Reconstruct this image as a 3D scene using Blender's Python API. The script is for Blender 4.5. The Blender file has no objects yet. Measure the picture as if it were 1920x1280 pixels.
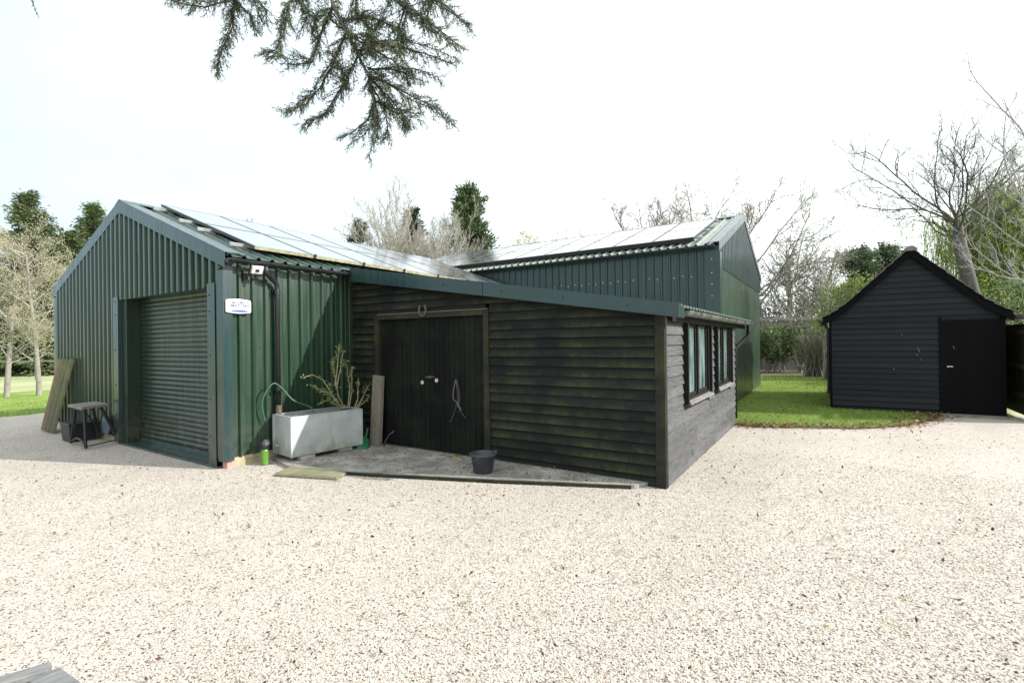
import bpy, math, random
import numpy as np
from mathutils import Vector, Matrix
random.seed(7)
SC = bpy.context.scene
COL = SC.collection

# ------------------------------------------------------------------ camera
YAW, PITCH, ROLL = 0.5720, 0.00117, 0.01248
F_ = Vector((math.cos(YAW)*math.cos(PITCH), math.sin(YAW)*math.cos(PITCH), math.sin(PITCH)))
R_ = Vector((math.sin(YAW), -math.cos(YAW), 0))
U_ = R_.cross(F_)
cx = R_*math.cos(ROLL) - U_*math.sin(ROLL)
cy = R_*math.sin(ROLL) + U_*math.cos(ROLL)
cam_d = bpy.data.cameras.new('camera'); cam = bpy.data.objects.new('camera', cam_d); COL.objects.link(cam)
m = Matrix.Identity(4)
for i in range(3):
    m[i][0] = cx[i]; m[i][1] = cy[i]; m[i][2] = -F_[i]
m[0][3], m[1][3], m[2][3] = 0, 0, 1.65
cam.matrix_world = m
cam_d.sensor_width = 36; cam_d.sensor_fit = 'HORIZONTAL'; cam_d.lens = 36*920.9/1920
cam_d.clip_start = 0.05; cam_d.clip_end = 1000
SC.camera = cam

# ------------------------------------------------------------------ light
SUN = Vector((0.38, -1.0, 0.60)).normalized()
EL = math.asin(SUN.z)
w = bpy.data.worlds.new('World'); SC.world = w; w.use_nodes = True
nt = w.node_tree; nt.nodes.clear()
def N(t, k, **kw):
    n = t.nodes.new(k)
    for a, b in kw.items(): setattr(n, a, b)
    return n
out = N(nt, 'ShaderNodeOutputWorld'); bg = N(nt, 'ShaderNodeBackground')
sky = N(nt, 'ShaderNodeTexSky', sky_type='NISHITA', sun_disc=False, sun_elevation=EL,
        sun_rotation=math.atan2(SUN.x, SUN.y), air_density=1.0, dust_density=2.0, ozone_density=1.0)
tc = N(nt, 'ShaderNodeTexCoord'); mp = N(nt, 'ShaderNodeMapping'); mp.inputs['Scale'].default_value = (1, 1, 2.2)
nz = N(nt, 'ShaderNodeTexNoise'); nz.inputs['Scale'].default_value = 2.2; nz.inputs['Detail'].default_value = 5; nz.inputs['Roughness'].default_value = .5
rp = N(nt, 'ShaderNodeMapRange'); rp.inputs['From Min'].default_value = .36; rp.inputs['From Max'].default_value = .62
rp.inputs['To Min'].default_value = .62; rp.inputs['To Max'].default_value = .99
mx = N(nt, 'ShaderNodeMix', data_type='RGBA'); mx.inputs['B'].default_value = (7.2, 7.45, 7.5, 1)
L = nt.links.new
L(tc.outputs['Generated'], mp.inputs['Vector']); L(mp.outputs[0], nz.inputs['Vector']); L(nz.outputs['Fac'], rp.inputs['Value'])
dt = N(nt, 'ShaderNodeVectorMath', operation='DOT_PRODUCT'); dt.inputs[1].default_value = (.355, -.934, .0)   # thin bright cloud towards the sun, clearer blue away from it
L(tc.outputs['Generated'], dt.inputs[0]); sm = N(nt, 'ShaderNodeMapRange'); L(dt.outputs['Value'], sm.inputs['Value'])
for k_, x_ in zip(('From Min', 'From Max', 'To Min', 'To Max'), (-1.0, -.1, .06, 1.0)): sm.inputs[k_].default_value = x_
mm = N(nt, 'ShaderNodeMath', operation='MULTIPLY'); L(rp.outputs[0], mm.inputs[0]); L(sm.outputs[0], mm.inputs[1])
hz_ = N(nt, 'ShaderNodeMix', data_type='RGBA'); hz_.inputs['Factor'].default_value = .85; hz_.inputs['B'].default_value = (2.65, 3.6, 4.05, 1); L(sky.outputs[0], hz_.inputs['A'])
L(mm.outputs[0], mx.inputs['Factor']); L(hz_.outputs['Result'], mx.inputs['A']); L(mx.outputs['Result'], bg.inputs['Color'])
bg.inputs['Strength'].default_value = 0.135; L(bg.outputs[0], out.inputs['Surface'])
sd = bpy.data.lights.new('sun', 'SUN'); sd.energy = 3.7; sd.angle = math.radians(0.6); sd.color = (1.0, .96, .90)
so = bpy.data.objects.new('sun', sd); COL.objects.link(so)
so.rotation_euler = SUN.to_track_quat('Z', 'Y').to_euler()
SC.view_settings.view_transform = 'Standard'; SC.view_settings.look = 'None'
SC.view_settings.exposure = 0.9; SC.view_settings.gamma = 1.0
SC.cycles.max_bounces = 6; SC.cycles.diffuse_bounces = 3; SC.cycles.glossy_bounces = 3
SC.cycles.transparent_max_bounces = 8; SC.cycles.use_denoising = True

# ------------------------------------------------------------------ materials
def newmat(name):
    mt = bpy.data.materials.new(name); mt.use_nodes = True
    t = mt.node_tree; b = t.nodes['Principled BSDF']
    return mt, t, b
def coords(t, scale=(1, 1, 1)):
    tc = N(t, 'ShaderNodeTexCoord'); mp = N(t, 'ShaderNodeMapping'); mp.inputs['Scale'].default_value = scale
    t.links.new(tc.outputs['Object'], mp.inputs['Vector']); return mp.outputs[0]
def noise(t, vec, scale, detail=4, rough=.55):
    n = N(t, 'ShaderNodeTexNoise'); n.inputs['Scale'].default_value = scale; n.inputs['Detail'].default_value = detail
    n.inputs['Roughness'].default_value = rough; t.links.new(vec, n.inputs['Vector']); return n.outputs['Fac']
def ramp(t, fac, stops, interp='LINEAR'):
    r = N(t, 'ShaderNodeValToRGB'); cr = r.color_ramp; cr.interpolation = interp
    while len(cr.elements) < len(stops): cr.elements.new(.5)
    for e, (p, c) in zip(cr.elements, stops): e.position = p; e.color = (*c, 1) if len(c) == 3 else c
    t.links.new(fac, r.inputs['Fac']); return r.outputs['Color']
def mixc(t, fac, a, b, blend='MIX'):
    n = N(t, 'ShaderNodeMix', data_type='RGBA', blend_type=blend)
    for k, v in (('A', a), ('B', b)):
        if isinstance(v, tuple): n.inputs[k].default_value = (*v, 1)
        else: t.links.new(v, n.inputs[k])
    if isinstance(fac, (int, float)): n.inputs['Factor'].default_value = fac
    else: t.links.new(fac, n.inputs['Factor'])
    return n.outputs['Result']
def maprange(t, v, a, b, c=0, d=1):
    n = N(t, 'ShaderNodeMapRange'); t.links.new(v, n.inputs['Value'])
    for k, x in zip(('From Min', 'From Max', 'To Min', 'To Max'), (a, b, c, d)): n.inputs[k].default_value = x
    return n.outputs[0]
def math_(t, op, a, b=0.0):
    n = N(t, 'ShaderNodeMath', operation=op)
    for i, v in enumerate((a, b)):
        if isinstance(v, (int, float)): n.inputs[i].default_value = v
        else: t.links.new(v, n.inputs[i])
    return n.outputs[0]
def bump(t, b, h, strength=.3, dist=.01):
    n = N(t, 'ShaderNodeBump'); n.inputs['Strength'].default_value = strength; n.inputs['Distance'].default_value = dist
    t.links.new(h, n.inputs['Height']); t.links.new(n.outputs[0], b.inputs['Normal'])
def simple(name, col, rough=.6, metal=0, var=.25, scale=6, spec=.5, bmp=.15, sc=(1, 1, 1), island=0.0, bscale=None, trans=0):
    mt, t, b = newmat(name)
    v = coords(t, sc); n = noise(t, v, scale, 5, .6)
    lo = tuple(c*(1-var) for c in col); hi = tuple(min(1, c*(1+var)) for c in col)
    c = ramp(t, n, [(.3, lo), (.7, hi)])
    if island:
        g = N(t, 'ShaderNodeNewGeometry')
        c = mixc(t, 1.0, c, ramp(t, g.outputs['Random Per Island'], [(0, (1-island,)*3), (1, (1+island*.0,)*3)]), 'MULTIPLY')
    t.links.new(c, b.inputs['Base Color'])
    b.inputs['Roughness'].default_value = rough; b.inputs['Metallic'].default_value = metal; b.inputs['Specular IOR Level'].default_value = spec
    t.links.new(maprange(t, n, .3, .7, rough*.85, min(1, rough*1.15)), b.inputs['Roughness'])
    if bmp: bump(t, b, noise(t, v, bscale or scale*5, 3), bmp, .004)
    return mt
def leafmat(name, cols, trans=.25, rough=.6):
    mt, t, b = newmat(name)
    g = N(t, 'ShaderNodeNewGeometry'); k = len(cols)
    c = ramp(t, g.outputs['Random Per Island'], [((i+.5)/k, c) for i, c in enumerate(cols)])
    n = noise(t, coords(t), 1.3, 3)
    c = mixc(t, maprange(t, n, .35, .65, 0, .45), c, cols[0])
    t.links.new(c, b.inputs['Base Color']); b.inputs['Roughness'].default_value = rough; b.inputs['Specular IOR Level'].default_value = .25
    if trans:
        tr = N(t, 'ShaderNodeBsdfTranslucent'); t.links.new(c, tr.inputs['Color'])
        ms = N(t, 'ShaderNodeMixShader'); ms.inputs[0].default_value = trans
        t.links.new(b.outputs[0], ms.inputs[1]); t.links.new(tr.outputs[0], ms.inputs[2])
        t.links.new(ms.outputs[0], t.nodes['Material Output'].inputs['Surface'])
    return mt

def metal_paint(name, col, dirt=(.035, .045, .022), rough=.34, dirtamt=.3):
    mt, t, b = newmat(name)
    v = coords(t); n1 = noise(t, v, 1.4, 5, .6)
    vs = coords(t, (9, 9, .5)); n2 = noise(t, vs, 1.6, 4, .6)
    c = mixc(t, maprange(t, n1, .35, .7, 0, .5), col, tuple(x*1.35 for x in col))
    c = mixc(t, maprange(t, n2, .5, .78, 0, dirtamt), c, dirt)
    sx = N(t, 'ShaderNodeSeparateXYZ'); tc = N(t, 'ShaderNodeTexCoord'); t.links.new(tc.outputs['Object'], sx.inputs[0])   # mud splashed up from the ground
    mud = math_(t, 'MULTIPLY', maprange(t, sx.outputs[2], .1, .75, 1, 0), maprange(t, noise(t, coords(t, (1, 1, .6)), 9, 5, .7), .42, .62, 0, .5))
    c = mixc(t, mud, c, (.11, .10, .07))
    t.links.new(c, b.inputs['Base Color'])
    t.links.new(maprange(t, n2, .35, .7, rough*.8, rough*1.5), b.inputs['Roughness'])
    b.inputs['Specular IOR Level'].default_value = .5; b.inputs['Coat Weight'].default_value = .3; b.inputs['Coat Roughness'].default_value = .12; b.inputs['Coat IOR'].default_value = 1.5
    bump(t, b, noise(t, coords(t), 2.3, 2), .12, .02)
    return mt
M = {}
M['green'] = metal_paint('green_steel', (.011, .034, .018))
M['green_b'] = metal_paint('green_steel_sky_tint', (.011, .034, .033))  # same green with the sky's reflection put into the base as blue
M['flash'] = metal_paint('green_flashing', (.013, .036, .038), rough=.3)  # base shifted to blue to stand in for reflected sky
M['roof'] = metal_paint('roof_steel', (.04, .075, .065), dirt=(.16, .18, .12), rough=.38, dirtamt=.6)
M['roof_b'] = metal_paint('roof_steel_lichen', (.16, .20, .17), dirt=(.30, .33, .24), rough=.4, dirtamt=.7)
M['shutter'] = metal_paint('shutter_steel', (.005, .018, .010), rough=.38, dirtamt=.05, )
M['black_pl'] = simple('black_plastic', (.014, .015, .018), .42, var=.3, scale=4, bmp=.05)
M['pipe'] = simple('matt_black_pipe', (.010, .010, .011), .7, var=.3, spec=.15, bmp=.05)
M['grey_pl'] = simple('grey_gutter_plastic', (.10, .11, .10), .4, var=.6, scale=5, bmp=.05)
M['galv'] = simple('galvanised_steel', (.46, .50, .50), .55, metal=.3, var=.16, scale=3.5, bmp=.25, bscale=5)
_t = M['galv'].node_tree; _b = _t.nodes['Principled BSDF']; _l = _b.inputs['Base Color'].links[0].from_socket
_sx = N(_t, 'ShaderNodeSeparateXYZ'); _tc = N(_t, 'ShaderNodeTexCoord'); _t.links.new(_tc.outputs['Object'], _sx.inputs[0])
_m = math_(_t, 'MULTIPLY', maprange(_t, _sx.outputs[2], .08, .36, 1, .05), maprange(_t, noise(_t, coords(_t, (1, 1, .5)), 7, 5, .7), .35, .62, 0, .85))
_c = mixc(_t, _m, _l, (.20, .20, .10)); _c = mixc(_t, maprange(_t, noise(_t, coords(_t, (5, 5, .6)), 4, 4), .55, .75, 0, .35), _c, (.24, .22, .18)); _t.links.new(_c, _b.inputs['Base Color'])
M['alu'] = simple('aluminium', (.55, .56, .56), .4, metal=.6, var=.15, bmp=.05)
M['dark_metal'] = simple('dark_metal', (.03, .032, .035), .45, metal=.3, var=.4, scale=8)
M['bucket'] = simple('bucket_rubber', (.045, .047, .058), .55, var=.3, scale=7)
M['white'] = simple('white_plastic', (.80, .80, .78), .35, var=.06, bmp=.02)
M['navy'] = simple('navy_ink', (.03, .04, .16), .4, var=.1, bmp=0)
M['blue'] = simple('blue_ink', (.02, .07, .32), .4, var=.1, bmp=0)
M['greyink'] = simple('grey_ink', (.46, .47, .42), .5, var=.1, bmp=0)
M['hose'] = simple('green_hose', (.045, .12, .08), .4, var=.2, bmp=.02)
M['lime'] = simple('lime_can', (.09, .23, .03), .35, var=.12, bmp=.03)
M['greentool'] = simple('green_plastic', (.015, .11, .05), .45, var=.2)
M['iron'] = simple('rusty_iron', (.12, .095, .07), .7, metal=.2, var=.35, scale=30)
M['wire'] = simple('wire', (.12, .12, .11), .5, var=.2, bmp=0)
M['concrete'] = None
M['soil'] = simple('soil', (.10, .075, .05), .95, var=.5, scale=12, bmp=.6)
M['stone'] = simple('stone', (.45, .42, .40), .85, var=.25, scale=10, bmp=.5)
M['litter'] = leafmat('leaf_litter', [(.14, .07, .035), (.26, .15, .07), (.09, .05, .03), (.32, .22, .13)], .1)
M['litter_dark'] = leafmat('dark_litter', [(.045, .03, .022), (.09, .055, .035), (.03, .026, .024), (.16, .09, .05)], .05)
M['interior'] = simple('dark_interior', (.012, .012, .012), .9, var=.2)

def timber(name, dark, light, algae=None, grain=(1, 1, 22), period=None, amt=.6, rough=.75, isl=.45, z0=0.0, knots=False, spec=.3):
    """boards: grain runs across the low-scale axis; algae grows along each board's lower edge in patches"""
    mt, t, b = newmat(name)
    v = coords(t, grain); n = noise(t, v, 3.0, 6, .62)
    c = ramp(t, n, [(.3, dark), (.72, light)])
    g = N(t, 'ShaderNodeNewGeometry')
    c = mixc(t, 1.0, c, ramp(t, g.outputs['Random Per Island'], [(0, (1-isl,)*3), (1, (1, 1, 1))]), 'MULTIPLY')
    if knots:
        vo = N(t, 'ShaderNodeTexVoronoi'); vo.inputs['Scale'].default_value = 5.5
        t.links.new(coords(t, (1, 1, 1.6)), vo.inputs['Vector'])
        c = mixc(t, maprange(t, vo.outputs['Distance'], .05, .13, .85, 0), c, tuple(x*.25 for x in dark))
    if algae:
        big = noise(t, coords(t, (1, 1, 1.5)), 1.7, 4, .6)
        if period:
            sx = N(t, 'ShaderNodeSeparateXYZ'); tc = N(t, 'ShaderNodeTexCoord'); t.links.new(tc.outputs['Object'], sx.inputs[0])
            fr = math_(t, 'FRACT', math_(t, 'DIVIDE', math_(t, 'SUBTRACT', sx.outputs[2], z0), period))
            edge = maprange(t, fr, .05, .8, 1, .05)
            fac = math_(t, 'MULTIPLY', maprange(t, big, .36, .66, 0, 1), edge)
        else:
            fac = maprange(t, big, .45, .65, 0, 1)
        streak = noise(t, coords(t, (3.2, 3.2, 1.6)), 4, 6, .7)
        fac = math_(t, 'MULTIPLY', fac, maprange(t, streak, .3, .6, .25, 1))
        fac = math_(t, 'MULTIPLY', fac, amt)
        c = mixc(t, fac, c, algae)
    t.links.new(c, b.inputs['Base Color']); b.inputs['Roughness'].default_value = rough; b.inputs['Specular IOR Level'].default_value = spec
    t.links.new(maprange(t, n, .3, .7, rough*.8, min(1, rough*1.2)), b.inputs['Roughness'])
    bump(t, b, n, .4, .006)
    return mt
M['board'] = timber('weatherboard_dark', (.005, .007, .009), (.019, .021, .021), (.062, .072, .026), period=.1214, amt=.85, spec=.2)
M['board_side'] = timber('weatherboard_grey', (.052, .053, .056), (.145, .146, .150), grain=(1.2, 1, 20), isl=.35, rough=.6, knots=True)
M['corner'] = timber('corner_board', (.010, .010, .008), (.034, .033, .022), (.07, .075, .025), grain=(12, 12, 1), amt=.5)
M['door'] = timber('door_timber', (.003, .004, .004), (.012, .013, .012), (.018, .028, .012), grain=(14, 14, .8), amt=.45, isl=.35, spec=.15)
M['shed'] = timber('shed_board', (.0055, .0067, .0085), (.0195, .0228, .030), isl=.45, rough=.7, spec=.25)
M['shed_door'] = timber('shed_door_timber', (.002, .002, .0025), (.005, .005, .006), grain=(14, 14, .8), isl=.2, rough=.8, spec=.1)
M['fence'] = timber('fence_timber', (.03, .026, .018), (.08, .07, .045), (.06, .075, .03), grain=(12, 12, .8), amt=.6)
M['fence_pale'] = timber('pale_fence_timber', (.28, .26, .22), (.46, .43, .37), grain=(12, 12, .8))
M['oldwood'] = timber('weathered_wood', (.17, .155, .14), (.34, .32, .30), (.18, .20, .10), grain=(1, 12, 1), amt=.25, isl=.2)
M['planter'] = timber('silver_wood', (.13, .13, .13), (.27, .27, .27), grain=(2, 14, 14), amt=.25, isl=.15)
M['post'] = timber('leaning_post_wood', (.10, .10, .065), (.22, .21, .13), (.14, .18, .07), grain=(14, 14, .8), amt=.9, isl=.35)
M['concpost'] = timber('concrete_post', (.14, .125, .095), (.24, .22, .17), grain=(9, 9, 4), amt=.3, isl=.1, rough=.9)
M['window_wood'] = timber('window_wood', (.006, .0055, .005), (.016, .015, .014), grain=(12, 12, 1), spec=.2)
M['sill'] = timber('sill_wood', (.15, .145, .135), (.30, .29, .27), grain=(1, 12, 12))
M['bark_pale'] = timber('pale_bark', (.30, .285, .245), (.55, .53, .465), (.30, .31, .22), grain=(3, 3, 3), amt=.3, isl=.3, rough=.9)
M['bark_grey'] = timber('grey_bark', (.20, .18, .16), (.40, .37, .34), (.22, .23, .12), grain=(3, 3, 1), amt=.5, isl=.4, rough=.9)
M['bark_dark'] = timber('dark_grey_bark', (.08, .072, .065), (.17, .16, .145), (.10, .11, .06), grain=(3, 3, 1), amt=.5, isl=.4, rough=.9)
M['bark_brown'] = timber('brown_bark', (.09, .065, .045), (.2, .15, .11), grain=(3, 3, 1), isl=.3, rough=.9)
M['bark_birch'] = timber('birch_bark', (.30, .28, .28), (.60, .58, .58), (.26, .27, .2), grain=(1, 1, 5), amt=.3, isl=.3, rough=.85)

# brick
mt, t, b = newmat('plinth_brick'); br = N(t, 'ShaderNodeTexBrick')
mpb = N(t, 'ShaderNodeMapping'); tcb = N(t, 'ShaderNodeTexCoord'); cmb = N(t, 'ShaderNodeCombineXYZ'); sxb = N(t, 'ShaderNodeSeparateXYZ')
t.links.new(tcb.outputs['Object'], sxb.inputs[0]); t.links.new(math_(t, 'ADD', sxb.outputs[0], sxb.outputs[1]), cmb.inputs[0]); t.links.new(sxb.outputs[2], cmb.inputs[1])
t.links.new(cmb.outputs[0], br.inputs['Vector'])
br.inputs['Scale'].default_value = 1; br.inputs['Brick Width'].default_value = .225; br.inputs['Row Height'].default_value = .075; br.inputs['Mortar Size'].default_value = .006
br.inputs['Color1'].default_value = (.46, .40, .24, 1); br.inputs['Color2'].default_value = (.36, .31, .19, 1); br.inputs['Mortar'].default_value = (.35, .33, .30, 1)
t.links.new(mixc(t, maprange(t, noise(t, coords(t), 8), .4, .65, 0, .5), br.outputs['Color'], (.16, .15, .10)), b.inputs['Base Color']); b.inputs['Roughness'].default_value = .9
bump(t, b, br.outputs['Fac'], .5, -.004); M['brick'] = mt
M['pinkbrick'] = simple('pink_brick', (.52, .27, .24), .9, var=.2, scale=30, bmp=.3)

# solar glass
mt, t, b = newmat('solar_glass')
sx = N(t, 'ShaderNodeSeparateXYZ'); tcb = N(t, 'ShaderNodeTexCoord'); t.links.new(tcb.outputs['UV'], sx.inputs[0])
def grid(o, k):
    f = math_(t, 'FRACT', math_(t, 'MULTIPLY', o, k)); return math_(t, 'LESS_THAN', math_(t, 'ABSOLUTE', math_(t, 'SUBTRACT', f, .5)), .475)
gm = math_(t, 'MULTIPLY', grid(sx.outputs[0], 6), grid(sx.outputs[1], 10))
t.links.new(mixc(t, gm, (.10, .11, .13), (.12, .13, .15)), b.inputs['Base Color'])
b.inputs['Specular IOR Level'].default_value = .9; b.inputs['Coat Weight'].default_value = 1; b.inputs['Coat Roughness'].default_value = .10; b.inputs['Coat IOR'].default_value = 2.3
t.links.new(maprange(t, noise(t, coords(t), 3.0, 4), .3, .7, .1, .3), b.inputs['Roughness']); M['solar'] = mt
# window glass
mt, t, b = newmat('window_glass'); b.inputs['Base Color'].default_value = (.16, .26, .25, 1); b.inputs['Roughness'].default_value = .08
b.inputs['Coat Weight'].default_value = 1; b.inputs['Coat Roughness'].default_value = .03
t.links.new(ramp(t, noise(t, coords(t, (3, 3, .8)), 2.2, 3), [(.35, (.06, .11, .11)), (.65, (.30, .42, .40))]), b.inputs['Base Color']); M['glass'] = mt
# tiles
M['tile'] = simple('roof_tile', (.19, .165, .15), .85, var=.4, scale=8, island=.5, bmp=.4)
# water
mt, t, b = newmat('dark_water'); b.inputs['Base Color'].default_value = (.01, .011, .009, 1); b.inputs['Roughness'].default_value = .06; M['water'] = mt

# gravel sheet
mt, t, b = newmat('gravel')
v = coords(t); vo = N(t, 'ShaderNodeTexVoronoi'); vo.inputs['Scale'].default_value = 85; t.links.new(v, vo.inputs['Vector'])
sc_ = N(t, 'ShaderNodeSeparateColor'); t.links.new(vo.outputs['Color'], sc_.inputs[0])
PEB = [(0, (.075, .06, .055)), (.06, (.24, .19, .155)), (.10, (.37, .315, .265)), (.26, (.48, .428, .37)), (.6, (.53, .483, .425)), (.85, (.47, .437, .395)), (.97, (.60, .57, .53))]
c = ramp(t, sc_.outputs[0], PEB, 'CONSTANT')
n1 = noise(t, v, .9, 5, .6); n2 = noise(t, v, 4.5, 4)
tw_ = N(t, 'ShaderNodeTexWave', wave_type='BANDS', bands_direction='Y'); tw_.inputs['Scale'].default_value = .19; tw_.inputs['Distortion'].default_value = 2.5; tw_.inputs['Detail'].default_value = 2; t.links.new(v, tw_.inputs['Vector'])
c = mixc(t, maprange(t, tw_.outputs['Fac'], .55, .95, 0, .16), c, (.33, .285, .25)); c = mixc(t, maprange(t, n1, .48, .72, 0, .34), c, (.33, .285, .25)); c = mixc(t, maprange(t, n2, .60, .78, 0, .45), c, (.22, .17, .13))
t.links.new(c, b.inputs['Base Color']); b.inputs['Roughness'].default_value = .85
bump(t, b, vo.outputs['Distance'], .7, -.008); M['gravel'] = mt
mt, t, b = newmat('pebble'); oi = N(t, 'ShaderNodeObjectInfo')
c = ramp(t, oi.outputs['Random'], PEB, 'CONSTANT'); t.links.new(c, b.inputs['Base Color']); b.inputs['Roughness'].default_value = .75; M['pebble'] = mt
# grass
def grassmat(name, a, b_, c_):
    mt, t, b = newmat(name); v = coords(t)
    c = ramp(t, noise(t, v, 1.3, 6, .65), [(.3, a), (.5, b_), (.72, c_)])
    c = mixc(t, maprange(t, noise(t, v, 40, 4, .7), .35, .65, 0, .5), c, tuple(x*.5 for x in a))
    t.links.new(c, b.inputs['Base Color']); b.inputs['Roughness'].default_value = .9; bump(t, b, noise(t, v, 60, 3), .8, .03); return mt
M['lawn'] = grassmat('lawn_grass', (.14, .23, .03), (.26, .37, .06), (.42, .45, .16))
mt, t, b = newmat('meadow'); v = coords(t)       # mown meadow in pale stripes
wv = N(t, 'ShaderNodeTexWave', wave_type='BANDS', bands_direction='X'); wv.inputs['Scale'].default_value = .22; wv.inputs['Distortion'].default_value = 1.2; wv.inputs['Detail'].default_value = 3
mpw = N(t, 'ShaderNodeMapping'); mpw.inputs['Rotation'].default_value = (0, 0, -YAW-.1); tcw = N(t, 'ShaderNodeTexCoord')
t.links.new(tcw.outputs['Object'], mpw.inputs['Vector']); t.links.new(mpw.outputs[0], wv.inputs['Vector'])
c = mixc(t, wv.outputs['Fac'], (.30, .33, .15), (.46, .45, .28)); c = mixc(t, maprange(t, noise(t, v, .15, 4), .4, .62, 0, .5), c, (.15, .22, .06))
t.links.new(c, b.inputs['Base Color']); b.inputs['Roughness'].default_value = .95; M['meadow'] = mt
M['blade'] = leafmat('grass_blade', [(.13, .24, .03), (.24, .39, .06), (.36, .49, .12), (.50, .52, .25)], .5)
# concrete
mt, t, b = newmat('concrete'); v = coords(t)
c = ramp(t, noise(t, v, 2.2, 7, .65), [(.3, (.12, .112, .09)), (.5, (.25, .24, .21)), (.74, (.44, .44, .42))])
c = mixc(t, maprange(t, noise(t, coords(t, (1, 1, 1)), 30, 4, .7), .5, .75, 0, .6), c, (.10, .09, .07))
t.links.new(c, b.inputs['Base Color']); b.inputs['Roughness'].default_value = .9; bump(t, b, noise(t, v, 45, 4), .4, .008); M['concrete'] = mt
# conifers etc.
M['needles_dark'] = leafmat('needles_dark', [(.022, .042, .022), (.035, .06, .028), (.06, .085, .04), (.09, .11, .05)], .2)
M['needles_olive'] = leafmat('needles_olive', [(.05, .085, .035), (.09, .135, .055), (.14, .185, .075), (.22, .24, .11)], .35)
M['needles_green'] = leafmat('needles_green', [(.04, .07, .03), (.075, .12, .045), (.12, .175, .065), (.19, .24, .10)], .3)
M['needles_blue'] = leafmat('needles_blue_green', [(.045, .075, .05), (.08, .12, .07), (.13, .18, .09), (.2, .25, .12)], .3)
M['cedar'] = leafmat('cedar_sprays', [(.055, .09, .06), (.10, .15, .09), (.17, .22, .11), (.30, .34, .13)], .35)
M['laurel'] = leafmat('laurel_leaf', [(.035, .065, .02), (.08, .13, .04), (.15, .21, .07), (.24, .30, .13)], .3, .35)
M['spring'] = leafmat('spring_leaf', [(.15, .22, .04), (.24, .33, .07), (.34, .42, .11), (.12, .18, .04)], .45)
M['willow'] = leafmat('willow_leaf', [(.28, .37, .09), (.37, .46, .13), (.48, .55, .22), (.26, .34, .09)], .5)
M['bud'] = leafmat('bud', [(.42, .37, .25), (.55, .51, .38), (.38, .37, .20), (.52, .50, .34)], .4)
M['thicket'] = leafmat('thicket_leaf', [(.07, .08, .05), (.13, .14, .07), (.20, .20, .12), (.15, .18, .07)], .35)

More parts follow.
